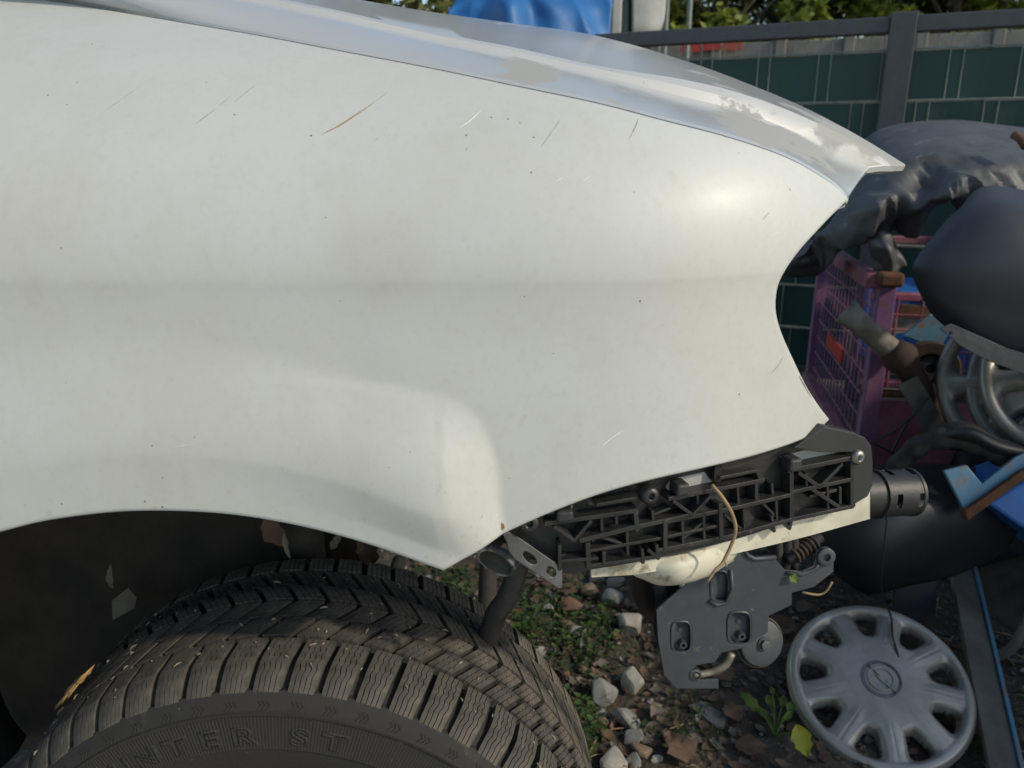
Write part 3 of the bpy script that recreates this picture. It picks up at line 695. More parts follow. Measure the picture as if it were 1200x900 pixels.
# perforated steel tab at the rear end of the bracket
n0 = Vector((.25, -1, .25)).normalized(); p0 = bp_(620, 650, .0)
def ell(u, v, ra, rb, ang, p0_, n_, n=16): return [onplane(u + ra * math.cos(a) * math.cos(ang) - rb * math.sin(a) * math.sin(ang), v + ra * math.cos(a) * math.sin(ang) + rb * math.sin(a) * math.cos(ang), p0_, n_) for a in [2 * math.pi * k / n for k in range(n)]]
MB().poly([onplane(u, v, p0, n0) for u, v in ((588, 624), (594, 622), (604, 627), (656, 663), (659, 668), (659, 689), (655, 690), (646, 684), (604, 656), (596, 646), (594, 636))], n0, .003, [ell(621, 654, 10, 5, .75, p0, n0), ell(646, 670, 7, 5, .9, p0, n0)]).build('perforated_tab', M['steel'], car, bevel=.0006)
kax = Vector((-.42, -.80, -.42)).normalized(); kc = at(583, 656, .60)
knob = MB().lathe([(.010, -.06), (.0165, -.045), (.018, -.02), (.0195, -.004), (.0195, .0), (.0182, .003), (.0150, .0035), (.0135, -.002), (.006, -.004), (0, -.004)], kc, kax, 28).build('rubber_stop', M['rubber'], car, smooth=True)
MB().lathe([(.0197, -.002), (.0196, .0008), (.0183, .0036), (.0160, .0038), (.0150, .003)], kc, kax, 28).build('scuffed_rim', M['scuff'], knob, smooth=True)
MB().tube(catmull([at(610, 640, .70), at(604, 675, .705), at(594, 702, .71), at(580, 722, .72), at(570, 760, .74)], 16), .0115, 14).build('brake_hose', M['rubber'], car, smooth=True)

# ------------------------------------------------------------------ blue-grey mounting plate under the nose
P0 = at(850, 720, .90); PN = Vector((.10, -1, .14)).normalized()
def pp(u, v, o_=0.0): return onplane(u, v, P0 + PN * o_, PN)
outl = [(820, 640), (909, 618), (909, 634), (882, 637), (877, 641), (876, 648), (881, 653), (909, 652), (910, 657), (920, 668), (939, 670), (953, 663), (957, 646), (970, 641), (977, 648), (977, 670), (954, 688), (928, 695), (928, 709), (901, 722), (900, 741), (870, 760), (846, 764), (858, 765), (857, 774), (848, 783), (836, 789), (815, 786), (811, 791), (816, 798), (842, 797), (842, 807), (792, 807), (778, 791), (771, 750), (769, 715), (783, 702), (814, 676)]
outl = [(820, 640), (909, 618), (909, 634), (882, 637), (877, 641), (876, 648), (881, 653), (909, 652), (910, 657), (920, 668), (939, 670), (953, 663), (957, 646), (970, 641), (977, 648), (977, 670), (954, 688), (928, 695), (928, 709), (901, 722), (900, 741), (870, 760), (846, 765), (838, 776), (816, 780), (810, 788), (814, 797), (842, 796), (842, 807), (792, 807), (778, 791), (771, 750), (769, 715), (783, 702), (814, 676)]
def rrect(u, v, a, b_, r=.35, n=24, sk=0):
    o = []
    for k in range(n):
        t = 2 * math.pi * k / n; c, s = math.cos(t), math.sin(t); e = .55
        o.append((u + a * math.copysign(abs(c) ** e, c), v + b_ * math.copysign(abs(s) ** e, s)))
    return o
rec = [(798, 746, 13, 19), (866, 736, 15, 20), (843, 687, 12, 19)]
mplate = MB().poly([pp(u, v) for u, v in outl], PN, .004, [[pp(*q) for q in rrect(*r)] for r in rec]).build('mounting_plate', M['plate'], car, bevel=.0008)
for i, r in enumerate(rec):
    q0 = [pp(*q) for q in rrect(*r)]; q1 = [pp(*q, -.010) for q in rrect(r[0] + 1, r[1], r[2] * .8, r[3] * .82)]
    c = sum(q1, Vector()) / len(q1); q0.append(q0[0]); q1.append(q1[0])
    MB().grid([q0, q1, [c] * len(q1)]).build('recess', M['plate'], mplate, auto=50, solid=.002)
    if i < 2:
        cc = pp(r[0], r[1] + 6, -.010)
        MB().lathe([(.007, 0), (.0055, .006), (.005, .011), (.0025, .011), (.0022, .002), (0, .002)], cc, PN, 20).build('screw_boss', M['plate'], mplate, auto=40)
        cc = pp(r[0] - 1, r[1] - 9, -.010); MB().lathe([(.004, 0), (.0036, .003), (0, .003)], cc, PN, 14).build('screw_boss', M['plate'], mplate, auto=40)
# raised rims: slot rim, rim round the plate, arm with eye
rimt = MB().tube([pp(u, v, .001) for u, v in ((909, 653), (884, 655), (876, 651), (873, 645), (876, 638), (884, 634), (909, 630))], .0032, 10).build('slot_rim', M['plate'], mplate, smooth=True)
MB().tube([pp(u, v, .0005) for u, v in ((856, 668), (858, 690), (852, 706), (840, 709), (831, 704))], .003, 10).build('pocket_rim', M['plate'], mplate, smooth=True)
MB().lathe([(.0125, -.004), (.0125, .004), (.011, .005), (.0055, .005), (.005, -.006)], pp(967, 652), PN, 24).build('eyelet', M['plate'], mplate, auto=40)
MB().tube([pp(u, v, .000) for u, v in ((921, 671), (940, 673), (955, 667), (962, 657))], .0028, 8).build('arm_rim', M['plate'], mplate, smooth=True)
MB().tube(catmull([pp(u, v, -.004) for u, v in ((812, 790), (822, 790), (838, 786), (850, 778), (857, 765))], 16), [.0048] * 8 + [.0062] * 8, 14).build('metal_lug', M['lug'], car, smooth=True)
MB().lathe([(.0085, -.008), (.0085, .001), (.0055, .002), (.005, -.008)], pp(815, 791), PN, 20).build('lug_eye', M['steel'], car, auto=40)
# horn
ph = at(895, 755, .96); hn = Vector((.25, -1, .30)).normalized()
horn = MB().lathe([(0, .006), (.006, .006), (.0062, .002), (.010, .002), (.011, .0), (.028, -.002), (.033, -.004), (.0345, -.008), (.035, -.02), (.03, -.022), (0, -.022)], ph, hn, 40).build('horn', M['plate'], car, auto=35)
MB().lathe([(.036, -.009), (.0375, -.010), (.0375, -.013), (.036, -.014), (.0372, -.016), (.0372, -.019), (.036, -.02)], ph, hn, 40).build('band', M['lug'], horn, smooth=True)
MB().lathe([(.0075, .002), (.0075, .006), (.004, .0065), (0, .0065)], ph + hn * .001, hn, 6).build('nut', M['steel'], horn)
# spring, hoses and duct behind the plate
hx = []
pa = at(928, 652, .93); pb = at(955, 634, .95); da = (pb - pa).normalized(); o1 = da.orthogonal().normalized(); o2 = da.cross(o1)
for k in range(120):
    t = k / 119; a = t * 6 * 2 * math.pi; hx.append(pa.lerp(pb, t) + (o1 * math.cos(a) + o2 * math.sin(a)) * .0105)
MB().tube(hx, .0021, 6).build('coil_spring', M['ruststeel'], car, smooth=True)
MB().tube([pa - da * .01, pb + da * .01], .007, 12).build('spring_core', M['blackpanel'], car, smooth=True)
for px in ([(917, 615), (924, 640), (921, 662), (914, 676)], [(930, 615), (930, 640), (932, 668), (930, 690)], [(908, 620), (912, 645), (908, 670)]):
    MB().tube(catmull([at(u, v, .935) for u, v in px], 14), .0068, 12).build('hose', M['rubber'], car, smooth=True)
MB().tube(catmull([at(u, v, .93) for u, v in ((975, 682), (968, 693), (958, 697), (940, 694))], 10), .0016, 6).build('wire_clip', M['straw2'], car, smooth=True)
rows = [[at(u, v, Y) for u, v, Y in r] for r in ([(744, 650, 1.06), (765, 650, .98), (795, 650, .965), (830, 650, 1.0)], [(742, 680, 1.06), (760, 684, .975), (795, 684, .96), (830, 684, 1.0)], [(746, 704, 1.06), (762, 712, .975), (792, 716, .96), (820, 716, 1.0)], [(756, 722, 1.08), (770, 728, 1.02), (792, 730, 1.0), (815, 730, 1.02)])]
MB().grid(surf(rows, 24, 20)).build('air_duct', M['blackpanel'], car, smooth=True, solid=.003)
MB().tube([at(799, 660, .905), at(800, 695, .905)], .0045, 10).build('pin', M['greyclip'], car, smooth=True)
MB().tube(catmull([at(u, v, .925) for u, v in ((765, 670), (775, 700), (772, 735), (780, 760))], 12), .008, 10).build('hose', M['rubber'], car, smooth=True)

# ------------------------------------------------------------------ bits of plant lying on the car
st_ = MB().tube(catmull([bp_(u, v, o_) for u, v, o_ in ((834, 568, -.004), (846, 582, -.012), (858, 602, -.016), (862, 622, -.014), (855, 643, -.010), (846, 660, -.010), (838, 668, -.010), (829, 682, -.008))], 30), [.0016] * 20 + [.0013] * 10, 7)
st_.tube([bp_(848, 655, -.010), bp_(852, 664, -.014)], .0007, 5)
tag(st_.build('grass_stalk', M['straw2'], smooth=True), 'dry bent grass stalk hanging over the black bumper bracket', 'stalk')
b = MB(); rng = random.Random(5)
for k in range(9):
    t = rng.random(); u0 = 66 + 50 * (t * .6) + rng.uniform(-3, 3); v0 = 828 - 58 * (t * .6) + rng.uniform(-3, 3); L_ = rng.uniform(14, 30)
    Y0 = .665 + .02 * t
    b.tube(catmull([at(u0, v0, Y0), at(u0 + L_ * .45, v0 - L_ * .5, Y0 - .002 + rng.uniform(-.003, .003)), at(u0 + L_ * .75, v0 - L_ * .95, Y0 + rng.uniform(-.004, .002))], 8), [.0008 + .0018 * math.sin(math.pi * (i + .5) / 8) * rng.random() for i in range(8)], 5)
STRAW = b
# paper scrap and dead leaves caught in the arch
def leaf3(c, ax, n, L, W, m, name='leaf', parent=None, curl=.15, seed=0):
    ax = Vector(ax).normalized(); n = Vector(n); n = (n - ax * n.dot(ax)).normalized(); s = ax.cross(n); r = random.Random(seed); P = []
    for i in range(9):
        t = i / 8; wv = W * math.sin(math.pi * min(1, t ** .8)) ** .8 * (1 + .25 * r.uniform(-1, 1)); row = []
        for j in (-1, -.5, 0, .5, 1): row.append(Vector(c) + ax * L * (t - .5) + s * wv * j * .5 + n * (L * curl * (math.sin(t * 3.1) - .5) + abs(j) * W * curl * .9 + r.uniform(-.06, .06) * W))
        P.append(row)
    return MB().grid(P).build(name, m, parent, smooth=True)

# ------------------------------------------------------------------ hub cap lying on the ground
THR = .7
def WDT(rc): return max(.2, .74 + .40 * (rc + 1) / 2)
def hubcap_mesh(Rr, n=9, phase=0.0, r_in=.56, r_out=.87, openw=.52, dish=.04, nth=432, nr=90, ridge=.0022, deep=.026):
    P = []; hole = []
    for i in range(nr + 1):
        q = i / nr; row = []; hrow = []
        for k in range(nth + 1):
            th = 2 * math.pi * k / nth; a = ((th + phase) / (2 * math.pi) * n) % 1.0; da = abs(a - .5) * 2       # 0 in the middle of an opening, 1 on a spoke
            r = q * Rr
            h = dish * (.62 + .38 * math.cos(min(1, q / .95) * 2.2)) * .8
            h += .004 * sstep(.86, .92, q) - .016 * sstep(.955, 1.0, q)
            rc = (q - (r_in + r_out) / 2) / ((r_out - r_in) / 2)      # -1..1 over the opening
            wdt = openw * WDT(rc)
            sa = (a - .5) * 2; ang = sa / wdt
            e = abs(rc) ** 4 + abs(ang) ** 3.4
            if e < THR:              # pull the rim of the opening onto a clean outline
                k0, k1 = 1.0, 60.0
                if max(abs(rc), abs(ang)) > .03:
                    for _ in range(24):
                        km = (k0 + k1) / 2
                        if abs(rc * km) ** 4 + abs(ang * km) ** 3.4 < THR: k0 = km
                        else: k1 = km
                    rc2, an2 = rc * k0, ang * k0
                    q2 = (r_in + r_out) / 2 + rc2 * (r_out - r_in) / 2; r = q2 * Rr
                    th = 2 * math.pi * k / nth + ((an2 * openw * WDT(rc2)) - sa) / 2 / n * 2 * math.pi
                    e = THR; hrow_e = 0.0
                    keep_e = abs(rc) ** 4 + abs(ang) ** 3.4
                else: keep_e = 0.0
            else: keep_e = e
            d = 1 - sstep(THR, 1.08, e); fun = 1 - sstep(.9, 2.6, e)
            hole.append(0); hrow.append(keep_e)
            spoke = sstep(.50, .95, da) * sstep(.36, .6, q) * (1 - sstep(.84, .93, q))
            h += ridge * spoke * (1 - .35 * sstep(.9, 1, da))
            h -= deep * d + .005 * fun
            if q < .20: h += .0
            row.append(Vector((r * math.cos(th), r * math.sin(th), h)))
        P.append(row); hole.append(hrow)
    E = [h for h in hole if isinstance(h, list)]
    skip = lambda i, j: max(E[i][j], E[i + 1][j], E[i][j + 1], E[i + 1][j + 1]) < THR
    return P, skip
def place(P, c, ex, ey, en): return [[c + ex * p.x + ey * p.y + en * p.z for p in row] for row in P]
def frame(nrm, ref):
    en = Vector(nrm).normalized(); ex = (Vector(ref) - en * Vector(ref).dot(en)).normalized(); return ex, en.cross(ex), en
HR = .172
hc = at(1029, 804, 1.305); HN = Vector((-.13, -.47, .87)).normalized(); hx_, hy_, hn_ = frame(HN, (1, 0, 0))
hub = thing('hubcap', 'large silver nine-spoke hubcap with round emblem leaning on the dirt', 'hubcap', hc)
P, sk = hubcap_mesh(HR, 9, R(-24))
face = MB().grid(place(P, hc, hx_, hy_, hn_), sk).build('face', M['silver'], hub, smooth=True, solid=.002)
MB().lathe([(HR * 1.0, .0), (HR * 1.005, -.004), (HR * .99, -.014), (HR * .95, -.018)], hc, hn_, 96).build('rim', M['silver'], hub, smooth=True)
ec = hc + hn_ * (.0325); a0 = R(-62)
d1 = hx_ * math.cos(a0) + hy_ * math.sin(a0); d2 = hn_.cross(d1)
MB().lathe([(.0375, -.003), (.0375, .0015), (.0365, .0025), (.0345, .0025), (.0335, .0005), (0, .0005)], ec, hn_, 48).build('emblem_disc', M['silverdark'], hub, auto=30)
MB().lathe([(.026, -.002), (.026, .003), (.0252, .0038), (.0212, .0038), (.0204, .003), (.0204, -.002)], ec, hn_, 48).build('emblem_ring', M['silver'], hub, auto=30)
bolt = [(-.033, -.0005), (-.004, .0062), (-.003, -.0005), (.010, .004), (.033, .0005), (.004, -.0062), (.003, .0005), (-.010, -.004)]
bolt = [(-.034, -.001), (-.006, .0045), (.012, .0055), (.004, .0005), (.034, .001), (.006, -.0045), (-.012, -.0055), (-.004, -.0005)]
MB().poly([ec + d1 * x + d2 * y + hn_ * .0052 for x, y in bolt], hn_, .005).build('emblem_bolt', M['silver'], hub, bevel=.0005)
cab = MB().tube(catmull([at(1020, 560, 1.02), at(1038, 600, 1.12), at(1036, 640, 1.25), at(1033, 690, 1.38), at(1044, 722, 1.40), at(1046, 745, 1.362), at(1053, 772, 1.325), at(1054, 800, 1.295), at(1050, 815, 1.28), at(1042, 829, 1.272)], 50), [.0011] * 20 + [.0021] * 30, 8)
tag(cab.build('cable', M['wirered'], smooth=True), 'thin black cable lying across the large hubcap', 'cable')

# straw on the tyre, scraps in the arch
def on_tyre(u, v, lift=.002):
    d = ray(u, v).normalized(); t = .3
    while t < 1.4:
        p = CAM + d * t; wy = p.y - TY
        if abs(wy) < .1 * WS and math.hypot(p.x - WC.x, p.z - WC.z) < rad(wy) + lift: return p
        t += .001
    return at(u, v, .7)
b = MB(); rng = random.Random(5)
for k in range(11):
    u0 = 64 + rng.random() * 34; v0 = 830 - (u0 - 64) * 1.15 + rng.uniform(-4, 4); L_ = rng.uniform(10, 24)
    b.tube([on_tyre(u0, v0, .004), on_tyre(u0 + L_ * .5, v0 - L_ * .55, rng.uniform(.006, .010)), on_tyre(u0 + L_, v0 - L_ * 1.15, rng.uniform(.005, .014))], [.0006, rng.uniform(.0012, .003), .0005], 5)
tag(b.build('straw_tuft', M['straw'], smooth=True), 'small tuft of orange straw caught on the tyre tread', 'straw')
b = MB(); rng = random.Random(9)
for k in range(90):
    th = rng.uniform(-.9, 1.0); wy = rng.uniform(-.1, .06); p = tp(th, wy, .0004); s_ = rng.uniform(.0006, .0019); q = proto0 = None
    a = rng.uniform(0, 6.28); e1_ = Vector((math.cos(th), 0, -math.sin(th))); e2_ = Vector((0, 1, 0)); L_ = s_ * rng.uniform(1, 3)
    d_ = e1_ * math.cos(a) + e2_ * math.sin(a); b.tube([p - d_ * L_, p + (p - WC).normalized() * s_ * .5, p + d_ * L_], [s_ * .3, s_ * .7, s_ * .3], 5)
tag(b.build('dried_crumbs', M['crumb'], wheel, origin=WC), None, None, kind='stuff')
tag(MB().poly([at(131, 704, .845), at(150, 689, .845), at(160, 700, .85), at(157, 713, .85), at(132, 727, .845)], (.3, -1, .2), .001).build('paper_scrap', M['paper']), 'small square faded scrap stuck in the dark wheel arch', 'scrap')
tag(leaf3(at(130, 676, .86), (.1, 0, 1), (0, -1, .2), .036, .008, M['paper'], 'leaf', seed=4), 'narrow pale leaf stuck upright in the dark wheel arch', 'leaf')
tag(leaf3(at(322, 622, .80), (.35, .1, -1), (0, -1, .1), .045, .026, M['deadleaf'], 'leaf', seed=5), 'crumpled dry leaf hanging under the arch above the tyre', 'leaf')
tag(leaf3(at(336, 640, .78), (.15, 0, -1), (0, -1, .3), .034, .006, M['paper'], 'leaf', seed=6), 'thin pale leaf stem dangling above the tyre', 'leaf')
tag(leaf3(at(394, 634, .82), (.6, 0, 1), (0, -1, .3), .028, .010, M['paper'], 'leaf', seed=7), 'small pale curled leaf under the arch edge', 'leaf')
tag(leaf3(at(432, 645, .86), (.2, 0, -1), (0, -1, .2), .04, .03, M['deadleaf'], 'leaf', seed=8), 'wide brownish dry leaf wedged behind the arch edge', 'leaf')

# ------------------------------------------------------------------ junk heap
# torn black wheel arch liner
heap = thing('torn_arch_liner', 'torn dark grey plastic wheel arch liner draped on top of the heap', 'car part', at(1100, 330, 2.1))
rows = [[at(*q) for q in r] for r in (
    [(985, 195, 2.62), (1030, 152, 2.6), (1110, 141, 2.55), (1180, 146, 2.5), (1290, 160, 2.45)],
    [(990, 205, 2.45), (1035, 168, 2.35), (1110, 152, 2.3), (1185, 158, 2.25), (1300, 175, 2.2)],
    [(985, 232, 2.25), (1030, 205, 2.15), (1085, 180, 2.12), (1190, 185, 2.05), (1300, 205, 2.0)],
    [(965, 262, 2.2), (1020, 240, 2.05), (1075, 215, 2.1), (1130, 205, 2.02), (1300, 245, 1.95)],
    [(945, 285, 2.2), (1010, 268, 2.08), (1065, 245, 2.05), (1130, 232, 1.98), (1300, 270, 1.95)],
    [(920, 318, 2.3), (985, 285, 2.15), (1060, 268, 2.1), (1120, 243, 2.05), (1300, 285, 2.02)])]
def ridged(p, s_, sd=0): return 1 - 2 * abs(nz(p, s_, sd))
def foldn(p, s_, sd=0): return 1 - 2 * abs(nz((p[0] * 1.6 + p[2] * 1.1, p[1] * .3, (p[2] - p[0]) * .35), s_, sd))
def crum(p, a, c):
    k = sstep(.30, .8, c) * (1 - .45 * sstep(.6, 1, a))
    return Vector((.014 * nz(p, 9, 1) * k, (.05 * nz(p, 6, 2) - .045 * foldn(p, 6, 3) - .022 * foldn(p, 14, 6) - .008 * foldn(p, 30, 9)) * k + .010 * nz(p, 5, 7), (.034 * nz(p, 8, 4) + .018 * ridged(p, 15, 5)) * k + .006 * nz(p, 5, 8) - .09 * max(0, nz(p, 13, 11)) * sstep(.86, 1, c)))
MB().grid(surf(rows, 100, 64, crum)).build('shell', M['liner2'], heap, auto=32)
rows = [[at(*q) for q in r] for r in ([(1018, 275, 2.05), (1034, 272, 2.02), (1046, 280, 2.05)], [(1022, 292, 2.03), (1038, 292, 1.98), (1054, 298, 2.03)], [(1036, 312, 2.04), (1046, 322, 2.0), (1058, 308, 2.04)])]
MB().grid(surf(rows, 16, 16, lambda p, a, c: Vector((0, .03 * nz(p, 20), .012 * nz(p, 25, 2))))).build('torn_flap', M['liner2'], heap, smooth=True, solid=.003)
rows = [[at(*q) for q in r] for r in ([(905, 300, 2.4), (945, 283, 2.3), (975, 268, 2.25)], [(912, 318, 2.36), (950, 300, 2.22), (985, 285, 2.2)], [(925, 325, 2.42), (955, 318, 2.3), (975, 305, 2.3)])]
MB().grid(surf(rows, 26, 20, lambda p, a, c: Vector((0, .05 * nz(p, 14), .02 * nz(p, 18, 2))))).build('torn_flap', M['liner2'], heap, smooth=True, solid=.003)
MB().tube([at(1188, 158, 2.02), at(1196, 163, 2.0), at(1202, 172, 1.98)], .010, 10).build('clip', M['rust'], heap, smooth=True)

# navy bumper corner in front of it
nav = thing('bumper_corner', 'smooth dark navy bumper corner propped on the heap above the hubcaps', 'car part', at(1200, 420, 1.6))
rows = [[at(*q) for q in r] for r in (
    [(1126, 246, 1.80), (1150, 222, 1.78), (1195, 224, 1.75), (1320, 250, 1.7)],
    [(1108, 262, 1.65), (1142, 243, 1.60), (1192, 243, 1.56), (1320, 275, 1.50)],
    [(1074, 303, 1.57), (1115, 300, 1.53), (1180, 305, 1.49), (1320, 330, 1.43)],
    [(1070, 322, 1.56), (1108, 350, 1.52), (1175, 372, 1.48), (1320, 395, 1.42)],
    [(1092, 366, 1.56), (1115, 385, 1.53), (1165, 410, 1.49), (1320, 440, 1.44)])]
MB().grid(surf(rows, 60, 50, lambda p, a, c: Vector((0, .006 * nz(p, 5), 0)))).build('shell', M['navy'], nav, smooth=True, solid=.004)
pl0 = at(1150, 405, 1.47); pn = Vector((-.2, -1, .1)).normalized()
MB().poly([onplane(u, v, pl0, pn) for u, v in ((1102, 385), (1114, 379), (1135, 388), (1180, 408), (1320, 450), (1320, 480), (1200, 438), (1160, 424), (1125, 405))], pn, .005, [ell(1113, 390, 2.6, 2.6, 0, pl0, pn, 12)]).build('mounting_lip', M['liner2'], nav, bevel=.001)

# wheel trims stacked on edge
P, sk = hubcap_mesh(.188, 7, 0, .40, .86, .68, .05, 196, 44, .001, .02)
mbh = MB().grid(P, sk)
trims = ['leftmost grey wheel trim of the stack on the heap', 'middle grey wheel trim of the stack on the heap', 'rightmost paler wheel trim of the stack on the heap']
src = None
for i, (u, v, Y, nn) in enumerate(((1211, 446, 1.62, (-.62, -.72, .34)), (1250, 450, 1.58, (-.60, -.72, .38)), (1272, 442, 1.53, (-.52, -.70, .52)))):
    c = at(u, v, Y); ex, ey, en = frame(nn, (.2, .3, 1))
    t = thing('wheel_trim', trims[i], 'wheel trim', c, 'wheel trims stacked on the heap')
    t.rotation_euler = Matrix((ex, ey, en)).transposed().to_euler()
    if src is None:
        src = mbh.build('face', M['silver'], None, smooth=True, solid=.002); f = src
        rim_s = MB().lathe([(.188, .004), (.1895, -.002), (.188, -.016), (.179, -.02)], (0, 0, 0), (0, 0, 1), 72).build('rim', M['silver'], None, smooth=True); r_ = rim_s
    else:
        f = src.copy(); COL.objects.link(f); r_ = rim_s.copy(); COL.objects.link(r_)
    f.parent = t; r_.parent = t

# purple wire cage
cg = thing('wire_cage', 'rusty purple steel wire cage standing under the torn plastic', 'cage', (1.3, 2.3, 0))
A = Vector((.952, 2.0, 0)); B = Vector((1.115, 2.77, 0)); C = Vector((1.75, 1.86, 0)); ZT = .775
ab = (B - A).normalized(); ac = (C - A).normalized()
def V3(p, z): return Vector((p.x, p.y, z))
def post(p, z0, z1, w_, m): return MB().quad_box(V3(p, (z0 + z1) / 2), ac * w_, ab * w_, (0, 0, (z1 - z0) / 2)).build('post', m, cg, bevel=.003)
post(A + ac * .02, .02, ZT - .01, .022, M['purple']); post(B, .02, ZT, .02, M['purple']); post(C, .02, ZT, .02, M['purple']); post(B + (C - A), .02, ZT, .02, M['purple'])
def crail(a, b_, z, w_, h_, m, name='rail'): return MB().bar(V3(a, z), V3(b_, z), h_, w_, ac if abs((b_ - a).normalized().dot(ac)) < .5 else -ab).build(name, m, cg, bevel=.003)
crail(A, B, ZT + .004, .035, .04, M['maroon']); crail(B, B + (C - A), ZT + .03, .03, .025, M['maroon'])
crail(A, C, .735, .03, .02, M['maroon']); crail(A, C, .498, .03, .018, M['maroon']); crail(A, C, .470, .03, .016, M['rust']); crail(A, B, .30, .03, .03, M['maroon'])
MB().quad_box(V3(A + ac * .02 - ab * .0, ZT + .01), ac * .03, ab * .05, (0, 0, .018)).build('corner_cap', M['rust'], cg, bevel=.008)
MB().bar(V3(A + ac * .07 - ab * .002, .70), V3(A + ac * .16 - ab * .002, .695), .035, .006, -ab).build('name_plate', M['rust'], cg, bevel=.002)
MB().poly([V3(A, .12), V3(C, .12), V3(C, .455), V3(A, .455)], -ab, .004).build('lower_panel', M['maroon'], cg)
MB().bar(V3(A + ac * .03, .62), V3(A + ac * .03, .50), .03, .02, -ab).build('inner_frame', M['maroon'], cg, bevel=.003)
for k in range(12):
    p = A + ac * (.055 + k * .06); MB().tube([V3(p, .49), V3(p, .735)], .0032, 6).build('mesh_wire', M['maroon'], cg)
for z in (.545, .595, .65, .69):
    MB().tube([V3(A, z), V3(C, z)], .0032, 6).build('mesh_wire', M['maroon'], cg)
for k in range(15):
    p = A + ab * (.03 + k * .05); MB().tube([V3(p, .1), V3(p, ZT - .01)], .0026, 6).build('mesh_wire', M['purple'], cg)
for k in range(10):
    z = .16 + k * .06; MB().tube([V3(A, z), V3(B, z)], .0026, 6).build('mesh_wire', M['maroon'], cg)
p = A + ab * .42; MB().quad_box(V3(p, .50) - ac * .006, ab * .12, (0, 0, .022), ac * .003).build('tag', M['redtag'], cg)
# odds and ends in and on the cage
def bumperlike(name, label, rows, m, nu=40, nv=24, amp=.01, group=None, cat='car part', th=.004):
    rr = [[at(*q) for q in r] for r in rows]
    o = MB().grid(surf(rr, nu, nv, lambda p, a, c: Vector((0, amp * nz(p, 6), amp * nz(p, 8, 3))))).build(name, m, smooth=True, solid=th)
    return tag(o, label, cat, group)
bc = at(1095, 345, 2.35)
crate = thing('blue_crate', 'blue plastic crate sitting inside the purple cage', 'crate', bc)
MB().box(bc + Vector((-.1, -.05, -.25)), bc + Vector((.35, .25, .0))).build('body', M['bluecrate'], crate, bevel=.01)
MB().box(bc + Vector((-.115, -.065, -.012)), bc + Vector((.365, .265, .012))).build('lip', M['bluecrate'], crate, bevel=.005)
tag(MB().poly([at(u, v, 2.12) for u, v in ((1046, 372), (1080, 368), (1085, 385), (1048, 392))], (0, -1, .1), .02).build('grey_block', M['stone_grey'], bevel=.002), 'grey layered block lying inside the purple cage', 'block')
tag(MB().poly([at(u, v, 1.9) for u, v in ((1058, 394), (1090, 368), (1104, 372), (1112, 392), (1100, 410), (1066, 396))], (-.2, -1, .2), .015).build('teal_board', M['bluepaint'], bevel=.002), 'worn teal blue board corner behind the rusty suspension arm', 'board')
# old pipe with rusty suspension arm
arm = thing('suspension_arm', 'rusty suspension arm with grey flattened pipe end leaning on the cage', 'car part', at(1050, 440, 1.78))
pipe_pts = catmull([at(990, 364, 1.80), at(1003, 375, 1.79), at(1030, 398, 1.78), at(1052, 415, 1.77)], 14)
P = []
for i, p in enumerate(pipe_pts):
    d = (pipe_pts[min(13, i + 1)] - pipe_pts[max(0, i - 1)]).normalized(); s_ = d.cross(Vector((0, -1, 0))).normalized(); n_ = d.cross(s_)
    wa = lerp(.034, .026, min(1, i / 5)); wb = lerp(.007, .024, min(1, i / 6))
    P.append([p + s_ * wa * math.cos(2 * math.pi * k / 20) + n_ * wb * math.sin(2 * math.pi * k / 20) for k in range(21)])
MB().grid(P).build('pipe_end', M['pipe'], arm, smooth=True, solid=.003)
MB().tube(catmull([at(1044, 408, 1.77), at(1060, 425, 1.765), at(1075, 450, 1.76), at(1095, 480, 1.76), at(1125, 512, 1.76)], 16), [.03, .034, .04, .04, .034, .03, .028, .028, .028, .026, .026, .026, .026, .026, .026, .026], 16).build('arm', M['ruststeel'], arm, smooth=True)
MB().lathe([(.062, .012), (.066, .006), (.066, -.03), (.04, -.03), (.036, .0), (.038, .012)], at(1090, 432, 1.80), (-.35, -1, .15), 36, closed=True).build('hub_ring', M['ruststeel'], arm, auto=40)
MB().lathe([(.036, -.01), (.03, .004), (.012, .006), (.010, -.006), (0, -.006)], at(1090, 432, 1.80), (-.35, -1, .15), 28).build('bush', M['rubber'], arm, auto=40)
tag(MB().poly([at(u, v, 1.72) for u, v in ((1052, 452), (1075, 440), (1105, 490), (1122, 520), (1096, 522), (1085, 505))], (-.3, -1, .3), .01).build('grey_strut', M['greyboard'], bevel=.002), 'flat grey metal strut hanging below the rusty arm', 'car part')
# black hose arching over, thin wires
tag(MB().tube(catmull([at(1040, 580, 1.62), at(1052, 548, 1.60), at(1075, 524, 1.58), at(1110, 514, 1.55), at(1150, 522, 1.52), at(1185, 540, 1.5), at(1230, 560, 1.48)], 40), [.022 + .003 * math.sin(i * 1.1) for i in range(40)], 14).build('black_hose', M['rubber'], smooth=True), 'thick black hose arching in front of the maroon panel', 'hose')
tag(bumperlike('black_sheet', None, ([(1095, 505, 1.6), (1130, 500, 1.56), (1165, 512, 1.52), (1200, 520, 1.5)], [(1100, 515, 1.55), (1135, 512, 1.5), (1168, 523, 1.47), (1205, 530, 1.46)], [(1105, 528, 1.6), (1140, 530, 1.56), (1172, 537, 1.52), (1205, 545, 1.5)]), M['plastic2'], 30, 16, .02), 'crumpled strip of black plastic sheet below the stacked wheel trims', 'plastic sheet')
wl = [('thin black wire rising from behind the tube to the rusty arm', [(1038, 552), (1050, 520), (1066, 492), (1088, 466)]), ('thin black wire looping low across the maroon panel', [(1020, 520), (1035, 512), (1055, 500), (1085, 470)]), ('short black wire crossing under the looping wire', [(1024, 520), (1040, 528), (1050, 536), (1046, 552)])]
